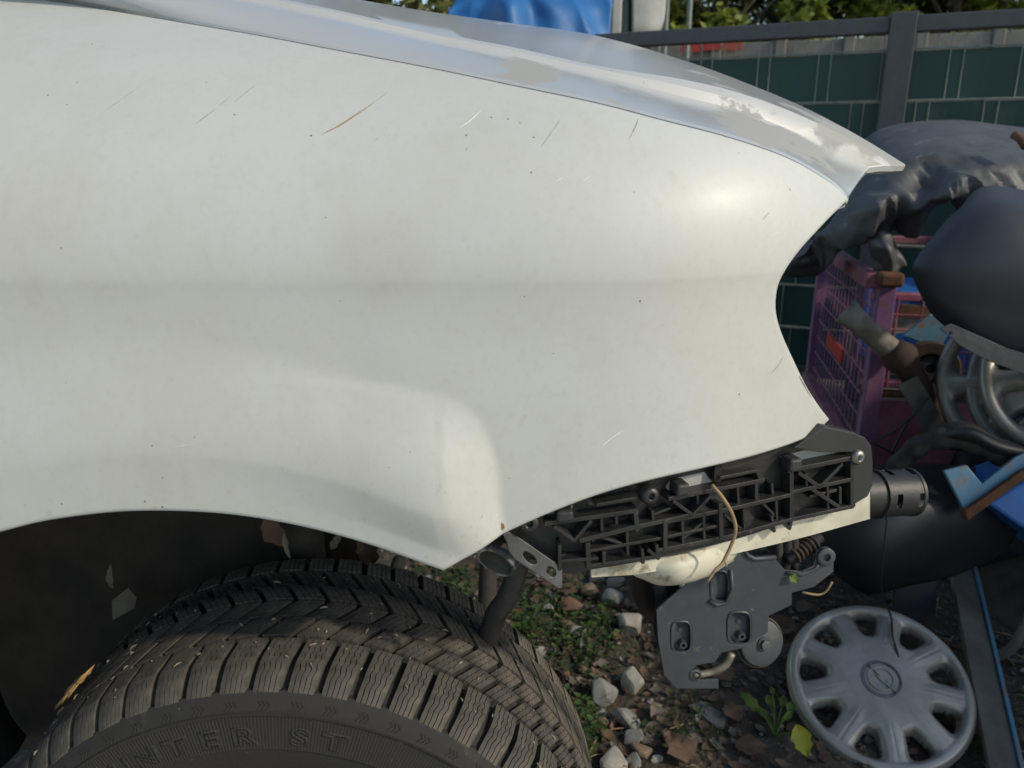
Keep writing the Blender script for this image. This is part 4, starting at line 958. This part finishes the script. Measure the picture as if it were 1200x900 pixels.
for l, px in wl:
    tag(MB().tube(catmull([at(u, v, 1.70) for u, v in px], 20), .0028, 6).build('wire', M['wirered'], smooth=True), l, 'wire')
# blue rusty angle bracket and blue crate on the right
ang = thing('angle_bracket', 'bent steel bracket with flaking blue paint and rust at right', 'bracket', at(1150, 600, 1.45))
q0 = at(1150, 575, 1.44); qn = Vector((-.15, -1, .3)).normalized(); qf = lambda u, v, o_=0: onplane(u, v, q0 + qn * o_, qn)
MB().poly([qf(u, v) for u, v in ((1106, 552), (1133, 545), (1151, 567), (1190, 536), (1320, 470), (1320, 495), (1198, 553), (1131, 600))], qn, .012).build('face', M['bluepaint'], ang, bevel=.002)
MB().poly([qf(u, v, .016) for u, v in ((1131, 599), (1198, 552), (1320, 494), (1320, 506), (1200, 563), (1134, 611))], qn, .03).build('flange', M['rust'], ang, bevel=.003)
bc2 = at(1235, 600, 1.42)
bx = thing('blue_box', 'bright blue plastic box jutting in under the rusty bracket', 'crate', bc2)
q0 = at(1190, 590, 1.45)
MB().poly([qf(u, v) for u, v in ((1158, 590), (1200, 563), (1330, 510), (1400, 640), (1300, 680), (1203, 622))], qn, .25).build('body', M['bluecrate'], bx, bevel=.006)
MB().poly([qf(u, v, .006) for u, v in ((1203, 616), (1300, 672), (1300, 686), (1203, 626))], qn, .02).build('lip', M['bluecrate'], bx, bevel=.003)
# black bumper shells and boards low in the heap
bumperlike('bumper_shell', 'large black bumper shell lying behind the slotted tube', ([(945, 555, 1.75), (1040, 548, 1.68), (1110, 545, 1.66), (1185, 560, 1.7)], [(955, 595, 1.55), (1040, 592, 1.48), (1110, 588, 1.48), (1195, 600, 1.55)], [(960, 645, 1.52), (1035, 655, 1.45), (1110, 640, 1.47), (1185, 632, 1.54)], [(985, 678, 1.62), (1020, 694, 1.55), (1085, 682, 1.55), (1165, 655, 1.6)]), M['blackpanel'])
tag(MB().poly([at(u, v, 1.56) for u, v in ((1050, 660), (1098, 655), (1096, 790), (1064, 760), (1048, 720))], (0, -1, .2), .012).build('dark_panel', M['navy'], bevel=.002), 'upright dark blue plastic panel behind the large hubcap', 'car part')
ba, bb = at(1122, 650, 1.66), onz(1182, 935, .02)
bd = (bb - ba).normalized(); bs = bd.cross(Vector((-.2, -1, .5))).normalized(); bn2 = bs.cross(bd)
brd = thing('leaning_board', 'long grey steel board with a blue edge leaning beside the hubcap', 'board', bb)
MB().quad_box((ba + bb) / 2, bd * (bb - ba).length / 2, bs * .026, bn2 * .006).build('board', M['greyboard'], brd, bevel=.002)
MB().quad_box((ba + bb) / 2 + bs * (.0305 if bs.x > 0 else -.0305), bd * (bb - ba).length / 2, bs * .004, bn2 * .012).build('blue_edge', M['bluepaint'], brd, bevel=.001)
bumperlike('bumper_shell', 'black bumper shell filling the back of the heap under the trims', ([(1060, 500, 2.3), (1130, 440, 2.2), (1220, 420, 2.1), (1400, 420, 2.0)], [(1070, 560, 2.1), (1130, 520, 1.95), (1220, 500, 1.9), (1400, 500, 1.8)], [(1080, 640, 2.05), (1140, 640, 1.9), (1220, 640, 1.85), (1400, 640, 1.75)], [(1090, 700, 2.1), (1140, 720, 2.0), (1220, 720, 1.95), (1400, 720, 1.9)]), M['blackpanel'])
bumperlike('brown_panel', 'dark brown panel lying low behind the leaning board', ([(1120, 660, 2.0), (1180, 650, 1.9), (1300, 650, 1.8)], [(1130, 720, 1.75), (1190, 715, 1.65), (1300, 715, 1.6)], [(1140, 760, 1.7), (1195, 765, 1.6), (1300, 765, 1.55)]), M['underbody'], cat='panel')
tag(MB().tube(catmull([at(1165, 770, 1.5), at(1185, 760, 1.48), at(1200, 735, 1.47), at(1215, 700, 1.5)], 16), .011, 10).build('old_hose', M['greyboard'], smooth=True), 'short curled grey hose on the ground at the right edge', 'hose')

# unseen skip right of the heap, added to shade hubcap and heap
sk_ = thing('shade_blocker', 'unseen low steel skip added right of the heap to shade it', 'skip', (2.5, 1.6, 0))
MB().box((2.02, .35, .08), (2.06, 2.75, 1.20)).build('blocker_side', M['bluepaint'], sk_, bevel=.004); MB().box((3.0, .35, .08), (3.04, 2.75, 1.20)).build('blocker_side', M['bluepaint'], sk_, bevel=.004)
MB().box((2.062, .35, .08), (2.998, .39, 1.20)).build('blocker_end', M['bluepaint'], sk_, bevel=.004); MB().box((2.062, 2.71, .08), (2.998, 2.75, 1.20)).build('blocker_end', M['bluepaint'], sk_, bevel=.004)
MB().box((2.0, .33, 1.202), (2.09, 2.77, 1.26)).build('top_rail', M['rust'], sk_, bevel=.008); MB().box((2.97, .33, 1.202), (3.06, 2.77, 1.26)).build('top_rail', M['rust'], sk_, bevel=.008)
MB().box((2.062, .392, .08), (2.998, 2.708, .12)).build('blocker_floor', M['rust'], sk_)
for k in range(6): MB().box((1.97, .42 + k * .44, .08), (2.018, .48 + k * .44, 1.2)).build('blocker_rib', M['bluepaint'], sk_, bevel=.004)

# ------------------------------------------------------------------ gate with green privacy strips
GA = at(735, 48, 3.92); GB = at(1200, 20, 3.31); GA.z = GB.z = 0
gd = (GB - GA).normalized(); gn = Vector((gd.y, -gd.x, 0)); gn = gn if gn.y < 0 else -gn
gate = thing('steel_gate', 'anthracite steel gate with wire mesh and dark green privacy strips', 'gate', GA + gd * .8)
G0 = GA - gd * .15; GL = 3.2
def gp(s, z, o_=0.0): return Vector((G0.x, G0.y, z)) + gd * s + gn * o_
def gbox(s0, s1, z0, z1, o0, o1, name, m, bev=.004): return MB().quad_box(gp((s0 + s1) / 2, (z0 + z1) / 2, (o0 + o1) / 2), gd * (s1 - s0) / 2, gn * (o1 - o0) / 2, (0, 0, (z1 - z0) / 2)).build(name, m, gate, bevel=bev)
sp = 1.28
dd = at(1050, 90, 3.5)
sp = (Vector((dd.x, dd.y, 0)) - G0).dot(gd)
ZR = 1.635
gbox(0, sp - .05, ZR - .062, ZR, -.03, .03, 'top_rail', M['gate']); gbox(sp + .05, GL, ZR - .062, ZR, -.03, .03, 'top_rail', M['gate'])
gbox(sp - .05, sp + .05, .0, ZR + .012, -.05, .05, 'post', M['gate']); gbox(0, .04, 0, ZR - .055, -.03, .03, 'post', M['gate'])
gbox(0, sp - .05, .08, .13, -.03, .03, 'bottom_rail', M['gate']); gbox(sp + .05, GL, .08, .13, -.03, .03, 'bottom_rail', M['gate'])
ZS = [1.508 - .2 * k for k in range(8)]
for bay, (s0, s1) in enumerate(((.05, sp - .052), (sp + .052, GL))):
    for k, z in enumerate(ZS[:-1]):
        P = []
        for i in range(60):
            s = lerp(s0, s1, i / 59); ph = ((s / .05) + (2.5 if k % 2 else 0)) % 5
            o_ = .004 * math.cos(ph / 5 * 2 * math.pi)
            P.append([gp(s, z - .006, o_), gp(s, z - .194, o_)])
        MB().grid(P).build('privacy_strip', M['strip'], gate, solid=.0015)
    for z in [1.425 + .1] * 0 + ZS:
        MB().tube([gp(s0, z, .012), gp(s1, z, .012)], .0034, 6).build('horizontal_wire', M['wire'], gate)
src = None
n = int(GL / .05)
for i in range(1, n):
    s = i * .05
    if abs(s - sp) < .06: continue
    for k in range(-1, 7):
        ph = (i + (2 if k % 2 else 0)) % 5
        front = ph in (0, 1)
        zt = ZS[k] if k >= 0 else 1.575; zb = ZS[k] - .2 if k >= 0 else ZS[0]
        if not front and k >= 0: continue
        if k > 2 and s > 1.0: continue
        if src is None or k == -1:
            if k == -1 and i == 1: srcA = MB().tube([gp(s, zb, .009), gp(s, zt, .009)], .0024, 6).build('vertical_wire', M['wire'], gate, origin=gp(s, zb)); continue
            if k == -1: c = srcA.copy()
            else:
                src = MB().tube([gp(s, zb, .010), gp(s, zt, .010)], .0026, 6).build('vertical_wire', M['wire'], gate, origin=gp(s, zb)); continue
        else: c = src.copy()
        COL.objects.link(c); c.parent = gate; c.location = gp(s, zb) - gate.location

# concrete panel wall beyond
CA = at(700, 62, 8.9); CB = at(1200, 34, 7.5); zt = CB.z; CA.z = CB.z = 0
wd_ = (CB - CA).normalized(); wn = Vector((wd_.y, -wd_.x, 0)); wn = wn if wn.y < 0 else -wn
cw = thing('concrete_wall', 'weathered grey concrete panel wall far behind the gate', 'wall', CA)
for i in range(-3, 12):
    s = i * .62
    MB().quad_box(CA + wd_ * s + Vector((0, 0, zt / 2 + .02)), wd_ * .05, wn * .06, (0, 0, zt / 2 + .02)).build('post', M['concrete'], cw, bevel=.01)
    for k in range(6):
        z = zt - .005 - .31 * k - .15
        MB().quad_box(CA + wd_ * (s + .31) + Vector((0, 0, z)), wd_ * .26, wn * .025, (0, 0, .148)).build('panel', M['concrete'], cw, bevel=.008)
# red slats on that wall, standing in for red things beyond
pb = at(838, 56, 8.5); ba_ = (pb - CA).dot(wd_); bz = pb.z
bs_ = thing('red_slats', 'narrow red slats along the top of the far concrete wall, standing in for red things beyond', 'slats', (pb.x, pb.y, 0))
for i in range(3):
    MB().quad_box(CA + wd_ * (ba_ - .22 + i * .2) + wn * .09 + Vector((0, 0, bz + .01 * (i % 2))), wd_ * .095, wn * .006, (0, 0, .045)).build('slat', M['redtag'] if i < 2 else M['brick'], bs_)
    MB().tube([CA + wd_ * (ba_ - .22 + i * .2) + wn * .09 + Vector((0, 0, bz)), CA + wd_ * (ba_ - .22 + i * .2) + wn * .0 + Vector((0, 0, bz))], .006, 6).build('slat_mount', M['wire'], bs_)
pw = at(997, 46, 8.9)
wv = thing('parked_van', 'white van roof showing above the far concrete wall', 'van', (pw.x, pw.y + .8, 0))
MB().quad_box((pw.x, pw.y + .8, (pw.z + .02) / 2 + .15), (.46, 0, 0), (0, .6, 0), (0, 0, (pw.z + .02) / 2 - .15)).build('body', M['whitecar'], wv, bevel=.12)
for sx in (-.3, .3): MB().lathe([(.0, -.1), (.28, -.1), (.3, -.06), (.3, .06), (.28, .1), (0, .1)], (pw.x + sx, pw.y + .3, .3), (0, 1, 0), 24).build('wheel', M['rubber'], wv, smooth=True)

# blue tarpaulin heap and white vehicle behind the hood
rows = [[at(*q) for q in r] for r in (
    [(560, -110, 6.2), (610, -130, 6.2), (660, -135, 6.2), (716, -130, 6.2)], [(545, -60, 5.6), (600, -80, 5.5), (660, -80, 5.5), (716, -80, 5.5)],
    [(533, 0, 5.3), (590, -10, 5.15), (655, -10, 5.15), (716, -10, 5.2)], [(524, 40, 5.2), (590, 40, 5.0), (655, 45, 5.0), (714, 45, 5.1)], [(515, 240, 5.1), (590, 240, 4.9), (655, 245, 4.9), (712, 245, 5.0)])]
def folds(p, a, c): return Vector((.02 * nz(p, 3), .035 * math.sin(a * 13 + 6 * nz(p, 1.5)) * (.4 + c) + .07 * nz(p, 3, 2) - .05 * ridged(p, 4, 5), .01 * nz(p, 4)))
tag(MB().grid(surf(rows, 90, 50, folds)).build('tarpaulin', M['tarp'], smooth=True, solid=.004), 'folded blue tarpaulin covering something behind the white hood', 'tarpaulin')
vb = at(750, 40, 5.9)
van = thing('white_truck', 'white truck cab with grey pole edge beside the blue tarpaulin', 'truck', (vb.x + .3, vb.y + .5, 0))
rows = [[at(*q) for q in r] for r in ([(740, -160, 5.95), (760, -165, 5.95), (779, -155, 5.98)], [(740, -60, 5.95), (760, -60, 5.95), (779, -60, 5.98)], [(740, 10, 5.95), (758, 10, 5.95), (776, 14, 5.98)], [(740, 34, 5.95), (758, 36, 5.95), (770, 34, 5.98)], [(740, 44, 5.99), (752, 46, 5.99), (764, 44, 6.0)])]
MB().grid(surf(rows, 16, 30)).build('panel', M['whitecar'], van, smooth=True, solid=.05)
MB().quad_box(at(733, 20, 6.05), (.055, 0, 0), (0, .05, 0), (0, 0, 1.2)).build('window_gap', M['glass'], van)
MB().quad_box(at(722, 20, 5.4), (.032, 0, 0), (0, .03, 0), (.0, 0, 1.3)).build('pillar', M['whitecar'], van, bevel=.01)
for u, h in ((779, 3.2), (806, 3.6)):
    p = at(u, 20, 7.5); tag(MB().tube([Vector((p.x, p.y, 0)), Vector((p.x + .02, p.y, h))], .022, 8).build('pole', M['wire']), 'thin pale pole %s the white truck cab' % ('just right of' if u < 790 else 'farther right of'), 'pole')

# ------------------------------------------------------------------ trees
def tree(name, label, x, y, h, rx, rz, m, n, seed, base=.8, leaf=.085):
    r = random.Random(seed); t = thing(name, label, 'tree', (x, y, 0), 'trees beyond the concrete wall')
    tk = MB().tube(catmull([(x, y, -.1), (x + r.uniform(-.1, .1), y, h * .35), (x + r.uniform(-.2, .2), y, h * .85)], 10), [.13 - .011 * i for i in range(10)], 9)
    for k in range(7):
        z0 = h * r.uniform(.2, .6); a = r.uniform(0, 6.28); L_ = rx * r.uniform(.5, .9)
        tk.tube([(x, y, z0), (x + math.cos(a) * L_ * .5, y + math.sin(a) * L_ * .5, z0 + L_ * .4), (x + math.cos(a) * L_, y + math.sin(a) * L_, z0 + L_ * .9)], [.05, .03, .01], 6)
    tk.build('trunk', M['bark'], t, smooth=True)
    b = MB(); cl = []
    for k in range(46):
        a = r.uniform(0, 6.28); q = r.random() ** .5; zz = r.uniform(-1, 1); rr = math.sqrt(max(0, 1 - zz * zz)) * (.5 + .5 * q)
        cl.append((Vector((x + rx * rr * math.cos(a), y + rx * rr * math.sin(a), base + rz + rz * zz * .95)), r.uniform(.18, .42) * rx * .75))
    for k in range(int(n * 2.2)):
        c, s = cl[r.randrange(46)]
        p = c + Vector((r.gauss(0, 1), r.gauss(0, 1), r.gauss(0, .8))) * s * .55
        if p.z < .1: continue
        a = Vector((r.uniform(-1, 1), r.uniform(-1, 1), r.uniform(-.6, .6))).normalized() * leaf * r.uniform(.6, 1.4); c2 = a.cross(Vector((r.uniform(-1, 1), r.uniform(-1, 1), r.uniform(-1, 1)))).normalized() * leaf * .45
        q = len(b.v); b.v += [p - a, p + c2, p + a, p - c2]; b.f.append([q, q + 1, q + 2, q + 3])
    b.build('crown', m, t)
def txy(u, Y): p = at(u, 10, Y); return p.x, p.y
T = [('yellow green bushy tree just right of the pale poles', 835, 11.5, 5.0, 1.0, 2.2, 'tree1', 5200), ('dark dense tree left of the gate post', 930, 13.5, 6.5, 1.5, 3.0, 'tree2', 6500), ('second dark tree directly above the gate post', 1030, 14, 6.5, 1.5, 3.0, 'tree2', 6500),
     ('yellow green tree above the right gate rail', 1110, 11.8, 5.5, 1.1, 2.4, 'tree1', 6000), ('bright tree at the top right corner', 1210, 11.3, 5.5, .9, 2.3, 'tree1', 5000), ('small pale green bush between the dark trees', 938, 10.8, 3.2, .42, .75, 'tree1', 1600),
     ('brownish green tree behind the hood left of the tarpaulin', 480, 12, 5.5, 1.5, 2.6, 'tree3', 6500), ('tall green tree behind the blue tarpaulin', 640, 13.5, 6.5, 1.6, 3.0, 'tree3', 6500), ('dark tree between the truck cab and the poles', 760, 13.8, 6.0, 1.3, 2.8, 'tree2', 6000), ('green tree far left behind the car', 250, 13, 6, 1.7, 2.8, 'tree3', 6000),
     ('broad dark tree farthest back behind the gate post', 1000, 19, 8, 3.0, 3.8, 'tree2', 6500), ('broad dark tree farthest back at the right', 1260, 19, 8, 3.0, 3.8, 'tree2', 6500), ('broad dark tree farthest back behind the poles', 780, 19, 8, 3.0, 3.8, 'tree2', 6500), ('broad dark tree farthest back behind the hood', 520, 19, 8, 3.2, 3.8, 'tree2', 6500)]
for i, (lab, u, Y, h, rx, rz, m, n) in enumerate(T):
    x, y = txy(u, Y); tree('tree' if h > 4 else 'bush', lab, x, y, h, rx, rz, M[m], n, 20 + i, .5 if h > 4 else 1.6)

# ------------------------------------------------------------------ stones, leaves and weeds on the ground
def rock(r, pts=12):
    bm = bmesh.new()
    for k in range(pts):
        d = Vector((r.gauss(0, 1), r.gauss(0, 1), r.gauss(0, 1))).normalized(); bm.verts.new(d * r.uniform(.78, 1.0))
    res = bmesh.ops.convex_hull(bm, input=bm.verts)
    bmesh.ops.delete(bm, geom=[v for v in bm.verts if not v.link_faces], context='VERTS')
    bmesh.ops.bevel(bm, geom=list(bm.edges) + list(bm.verts), offset=.085, segments=1, affect='EDGES', profile=.6)
    bm.verts.index_update(); mb = MB(); mb.v = [v.co.copy() for v in bm.verts]; mb.f = [[v.index for v in f.verts] for f in bm.faces]; bm.free(); return mb
stones = [(743, 790, 31, 40, 'stone_pale', 'pale beige stone standing alone right of the tyre'), (705, 803, 40, 36, 'stone_grey', 'grey angular stone left of the pale beige stone'), (733, 839, 32, 34, 'stone_grey', 'rounded grey stone below the pale beige stone'),
          (717, 887, 34, 42, 'stone_pale', 'largest pale stone at the bottom edge beside the tyre'), (738, 891, 26, 26, 'stone_grey', 'small grey stone right of the largest pale stone'), (752, 878, 28, 26, 'stone_brown', 'orange brown stone near the bottom edge'),
          (743, 862, 26, 24, 'stone_grey', 'dark grey stone behind the orange brown stone'), (718, 694, 27, 30, 'stone_grey', 'grey stone left of the black air duct'), (740, 720, 34, 34, 'stone_pale', 'whitish stone partly under the black air duct'),
          (692, 687, 26, 22, 'stone_brown', 'tan stone below the bracket corner'), (678, 732, 22, 20, 'stone_grey', 'small blue grey stone among the weeds'), (664, 724, 20, 18, 'stone_brown', 'small tan stone among the weeds'),
          (630, 757, 22, 18, 'stone_grey', 'small grey stone touching the tyre edge'), (662, 786, 12, 24, 'terracotta', 'thin terracotta shard left of the grey angular stone'), (682, 777, 12, 16, 'terracotta', 'tiny terracotta shard above the grey angular stone'),
          (700, 672, 22, 18, 'stone_grey', 'grey stone close under the bracket'), (722, 675, 26, 20, 'stone_grey', 'grey stone below the cream carrier end'), (640, 705, 18, 16, 'stone_grey', 'small stone under the perforated tab'), (500, 678, 26, 16, 'stone_grey', 'grey stone seen under the fender corner'),
          (705, 840, 16, 20, 'stone_brown', 'small brown stone beside the tyre bottom'), (718, 842, 14, 20, 'terracotta', 'reddish brown chip beside the rounded grey stone'), (668, 703, 30, 22, 'terracotta', 'reddish brown flat stone under the bracket')]
r = random.Random(11)
for u, v, wpx, hpx, m, lab in stones:
    p = onz(u, v + hpx * .3, 0); s_ = (p - CAM).dot(FWD) / FPX; mb = rock(r); a = wpx * s_ / 2 * 1.25; c_ = hpx * s_ / 2 * 1.25
    rot = Matrix.Rotation(r.uniform(-.5, .5), 3, 'Z'); zz = c_ * .62
    mb.v = [p + Vector((0, 0, gz(p.x, p.y) + zz * .55)) + rot @ Vector((q.x * a, q.y * (a + c_) * .5, q.z * c_ * .95)) for q in mb.v]
    tag(mb.build('stone', M[m], None, auto=24, origin=p), lab, 'stone', 'stones on the dirt')
p = onz(832, 838, .008)
tag(MB().poly([onz(u, v, .012) for u, v in ((806, 826), (822, 822), (852, 838), (848, 852), (838, 850))], (0, 0, 1), .006).build('slate_chip', M['slate'], bevel=.001), 'flat grey slate chip below the mounting plate', 'stone')
# pebbles and clods: nobody could count them
b = MB(); b2 = MB(); r = random.Random(21); proto = [rock(r, 9) for _ in range(5)]
for k in range(2600):
    x = r.uniform(-.4, 1.3); y = r.uniform(1.0, 2.5); s_ = .003 + .012 * r.random() ** 3
    if x < .28 and r.random() < .5: s_ *= 1.6
    pr = proto[k % 5]; tgt = b if r.random() < .45 else b2; q = len(tgt.v); rot = Matrix.Rotation(r.uniform(0, 6), 3, 'Z')
    tgt.v += [Vector((x, y, gz(x, y) + s_ * .3)) + rot @ Vector((w_.x * s_, w_.y * s_ * .8, w_.z * s_ * .6)) for w_ in pr.v]; tgt.f += [[q + i for i in f] for f in pr.f]
tag(b.build('gravel', M['stone_grey']), 'loose small grey gravel scattered over the dirt', 'gravel', kind='stuff')
tag(b2.build('dirt_clods', M['ground']), 'small crumbs of brown soil all over the ground', 'soil', kind='stuff')
# leaf litter
mats = ['deadleaf', 'deadleaf2', 'deadleaf3']; lit = [MB(), MB(), MB()]
for k in range(2200):
    x = r.uniform(-.3, 1.25); y = r.uniform(1.0, 2.4); s_ = r.uniform(.005, .017); a = r.uniform(0, 6.28); i = r.choice((0, 0, 1, 2, 2)); b = lit[i]; q = len(b.v)
    ex = Vector((math.cos(a), math.sin(a), r.uniform(-.3, .3))); ey = Vector((-math.sin(a), math.cos(a), r.uniform(-.35, .35))); c = Vector((x, y, gz(x, y) + .004 + r.random() * .008))
    for t, wv in ((-1, .1), (-.35, .55), (.3, .6), (1, .12)):
        for j in (-1, 0, 1): b.v.append(c + ex * s_ * t + ey * s_ * wv * j * r.uniform(.7, 1.2) + Vector((0, 0, s_ * .25 * abs(j) * r.random() + s_ * .15 * t * t)))
    for i2 in range(3):
        for j in range(2): b.f.append([q + i2 * 3 + j, q + i2 * 3 + j + 1, q + i2 * 3 + j + 4, q + i2 * 3 + j + 3])
for i, b in enumerate(lit): tag(b.build('leaf_litter', M[mats[i]], smooth=True), ['dull brown leaf crumbs covering the dirt', 'orange brown leaf crumbs on the dirt', 'greyish leaf crumbs on the dirt'][i], 'leaf litter', kind='stuff')
big = [(858, 838, 'deadleaf2', .055, 'orange brown dead leaf right of the slate chip'), (796, 884, 'deadleaf', .075, 'large brown dead leaf at the bottom under the plate'), (848, 790, 'deadleaf', .06, 'brown dead leaf beneath the plate corner'), (918, 735, 'deadleaf', .08, 'brown dead leaf above the large hubcap'), (905, 700, 'deadleaf3', .06, 'tan dead leaf behind the mounting plate arm'), (945, 712, 'deadleaf', .06, 'brown curled leaf left of the dark panel'),
       (770, 835, 'deadleaf3', .05, 'pinkish grey dead leaf on bare dirt'), (880, 880, 'deadleaf', .06, 'brown dead leaf under the young plant'), (665, 690, 'deadleaf2', .055, 'reddish dead leaf below the perforated tab'), (950, 632, 'deadleaf2', .05, 'rust coloured leaf behind the coil spring')]
for i, (u, v, m, L_, lab) in enumerate(big):
    p = onz(u, v, .012); a = r.uniform(0, 6.28); tag(leaf3(p + Vector((0, 0, gz(p.x, p.y) + .006)), (math.cos(a), math.sin(a), .1), (0, -.2, 1), L_, L_ * .7, M[m], 'dead_leaf', curl=.14, seed=30 + i), lab, 'leaf', 'dead leaves on the dirt')
# weeds
def weeds(name, spots, m, lab, seed):
    r = random.Random(seed); b = MB()
    for u, v, su, sv, n in spots:
        for k in range(int(n * .55)):
            p = onz(u + r.gauss(0, su), v + r.gauss(0, sv), 0); h = r.uniform(.004, .03); s_ = r.uniform(.003, .009); a = r.uniform(0, 6.28)
            c = Vector((p.x, p.y, gz(p.x, p.y) + h)); ex = Vector((math.cos(a), math.sin(a), r.uniform(-.3, .5))).normalized(); ey = Vector((-math.sin(a), math.cos(a), r.uniform(-.4, .4))).normalized()
            if p.y < .98: continue
            q = len(b.v)
            for t, wv in ((-1, .1), (-.4, .75), (.3, .85), (.8, .5), (1, .05)):
                for j in (-1, 0, 1): b.v.append(c + ex * s_ * t + ey * s_ * wv * j * .8 + Vector((0, 0, .2 * s_ * abs(j))))
            for i2 in range(4):
                for j in range(2): b.f.append([q + i2 * 3 + j, q + i2 * 3 + j + 1, q + i2 * 3 + j + 4, q + i2 * 3 + j + 3])
            # stem
            q = len(b.v); e = Vector((.0006, 0, 0)); b.v += [c - e, c + e, c - ex * s_ + e + Vector((0, 0, -h)), c - ex * s_ - e + Vector((0, 0, -h))]; b.f.append([q, q + 1, q + 2, q + 3])
    return tag(b.build(name, m, smooth=True), lab, 'weeds', kind='stuff')
weeds('weeds', [(640, 715, 30, 22, 330), (680, 745, 28, 18, 220), (705, 715, 12, 14, 110), (545, 685, 26, 12, 220), (690, 830, 8, 20, 90), (690, 870, 8, 20, 70), (620, 735, 18, 14, 120), (1150, 880, 14, 8, 40)], M['weed'], 'low fresh green weeds between tyre and mounting plate', 41)
weeds('weeds', [(650, 730, 36, 24, 330), (690, 765, 25, 14, 120), (520, 680, 24, 12, 160), (805, 840, 20, 20, 40), (780, 770, 15, 20, 30), (1130, 700, 30, 20, 60), (800, 870, 30, 12, 35)], M['weed2'], 'darker low weeds and moss under the car front', 42)
# grass blades
b = MB()
for k in range(260):
    u, v = r.choice(((640, 720), (690, 750), (540, 690), (690, 850), (800, 860))); p = onz(u + r.gauss(0, 30), v + r.gauss(0, 18), 0)
    if p.y < 1.0: continue
    z = gz(p.x, p.y); a = r.uniform(0, 6.28); L_ = r.uniform(.02, .06); d = Vector((math.cos(a), math.sin(a), 0)); s_ = Vector((-d.y, d.x, 0)) * .0011; q = len(b.v); o_ = Vector((p.x, p.y, z))
    for t in (0, .4, .75, 1): b.v += [o_ + d * L_ * t * t * .8 + Vector((0, 0, L_ * (t - .35 * t * t))) - s_ * (1 - t * .9), o_ + d * L_ * t * t * .8 + Vector((0, 0, L_ * (t - .35 * t * t))) + s_ * (1 - t * .9)]
    for i in range(3): b.f.append([q + 2 * i, q + 2 * i + 1, q + 2 * i + 3, q + 2 * i + 2])
tag(b.build('grass_blades', M['weed'], smooth=True), 'thin short grass blades growing among the weeds', 'grass', kind='stuff')
# twigs
b = MB()
for k in range(120):
    x = r.uniform(-.1, 1.2); y = r.uniform(1.0, 2.2); a = r.uniform(0, 6.28); L_ = r.uniform(.015, .07); d = Vector((math.cos(a), math.sin(a), r.uniform(-.1, .1))); p = Vector((x, y, gz(x, y) + .008))
    b.tube([p - d * L_ / 2, p + Vector((0, 0, .004)), p + d * L_ / 2 + Vector((r.uniform(-.006, .006), 0, 0))], .0011, 5)
tag(b.build('twigs', M['straw2']), 'thin dry twigs strewn over the soil', 'twigs', kind='stuff')
# young plant beside the hubcap
pr = onz(908, 868, 0); pl = thing('young_plant', 'young green weed with one big yellow leaf left of the hubcap', 'plant', pr)
def stem(px, rr=.0016): return MB().tube(catmull(px, 10), rr, 6).build('stem', M['plantleaf'], pl, smooth=True)
base = pr + Vector((0, 0, .01))
for i, (u, v, Y, L_, W_, m) in enumerate(((883, 829, 1.30, .055, .026, 'plantleaf'), (902, 825, 1.31, .032, .016, 'plantleaf'), (917, 826, 1.30, .03, .018, 'plantleaf'), (925, 832, 1.28, .028, .017, 'plantleaf'), (922, 842, 1.26, .024, .015, 'plantleaf'), (940, 868, 1.18, .062, .034, 'yellowleaf'), (895, 838, 1.29, .03, .014, 'plantleaf'), (905, 812, 1.33, .02, .012, 'plantleaf'))):
    c = at(u, v, Y); stem([base, base.lerp(c, .5) + Vector((0, 0, .012)), c]); d = c - base
    if m == 'yellowleaf': leaf3(c, (.25, -.35, -.75), (-.2, -.8, .5), L_, W_, M[m], 'leaf', pl, .10, 60 + i)
    else: leaf3(c + d.normalized() * L_ * .25, (d.x, d.y, d.z * .4 + .005), (0, -.35, 1), L_, W_, M[m], 'leaf', pl, .12, 60 + i)
tag(leaf3(pp(930, 678, .006), (.6, 0, -.5), (0, -1, .5), .014, .011, M['plantleaf'], 'leaf', seed=90), 'tiny bright green leaf on the grey mounting plate arm', 'leaf')
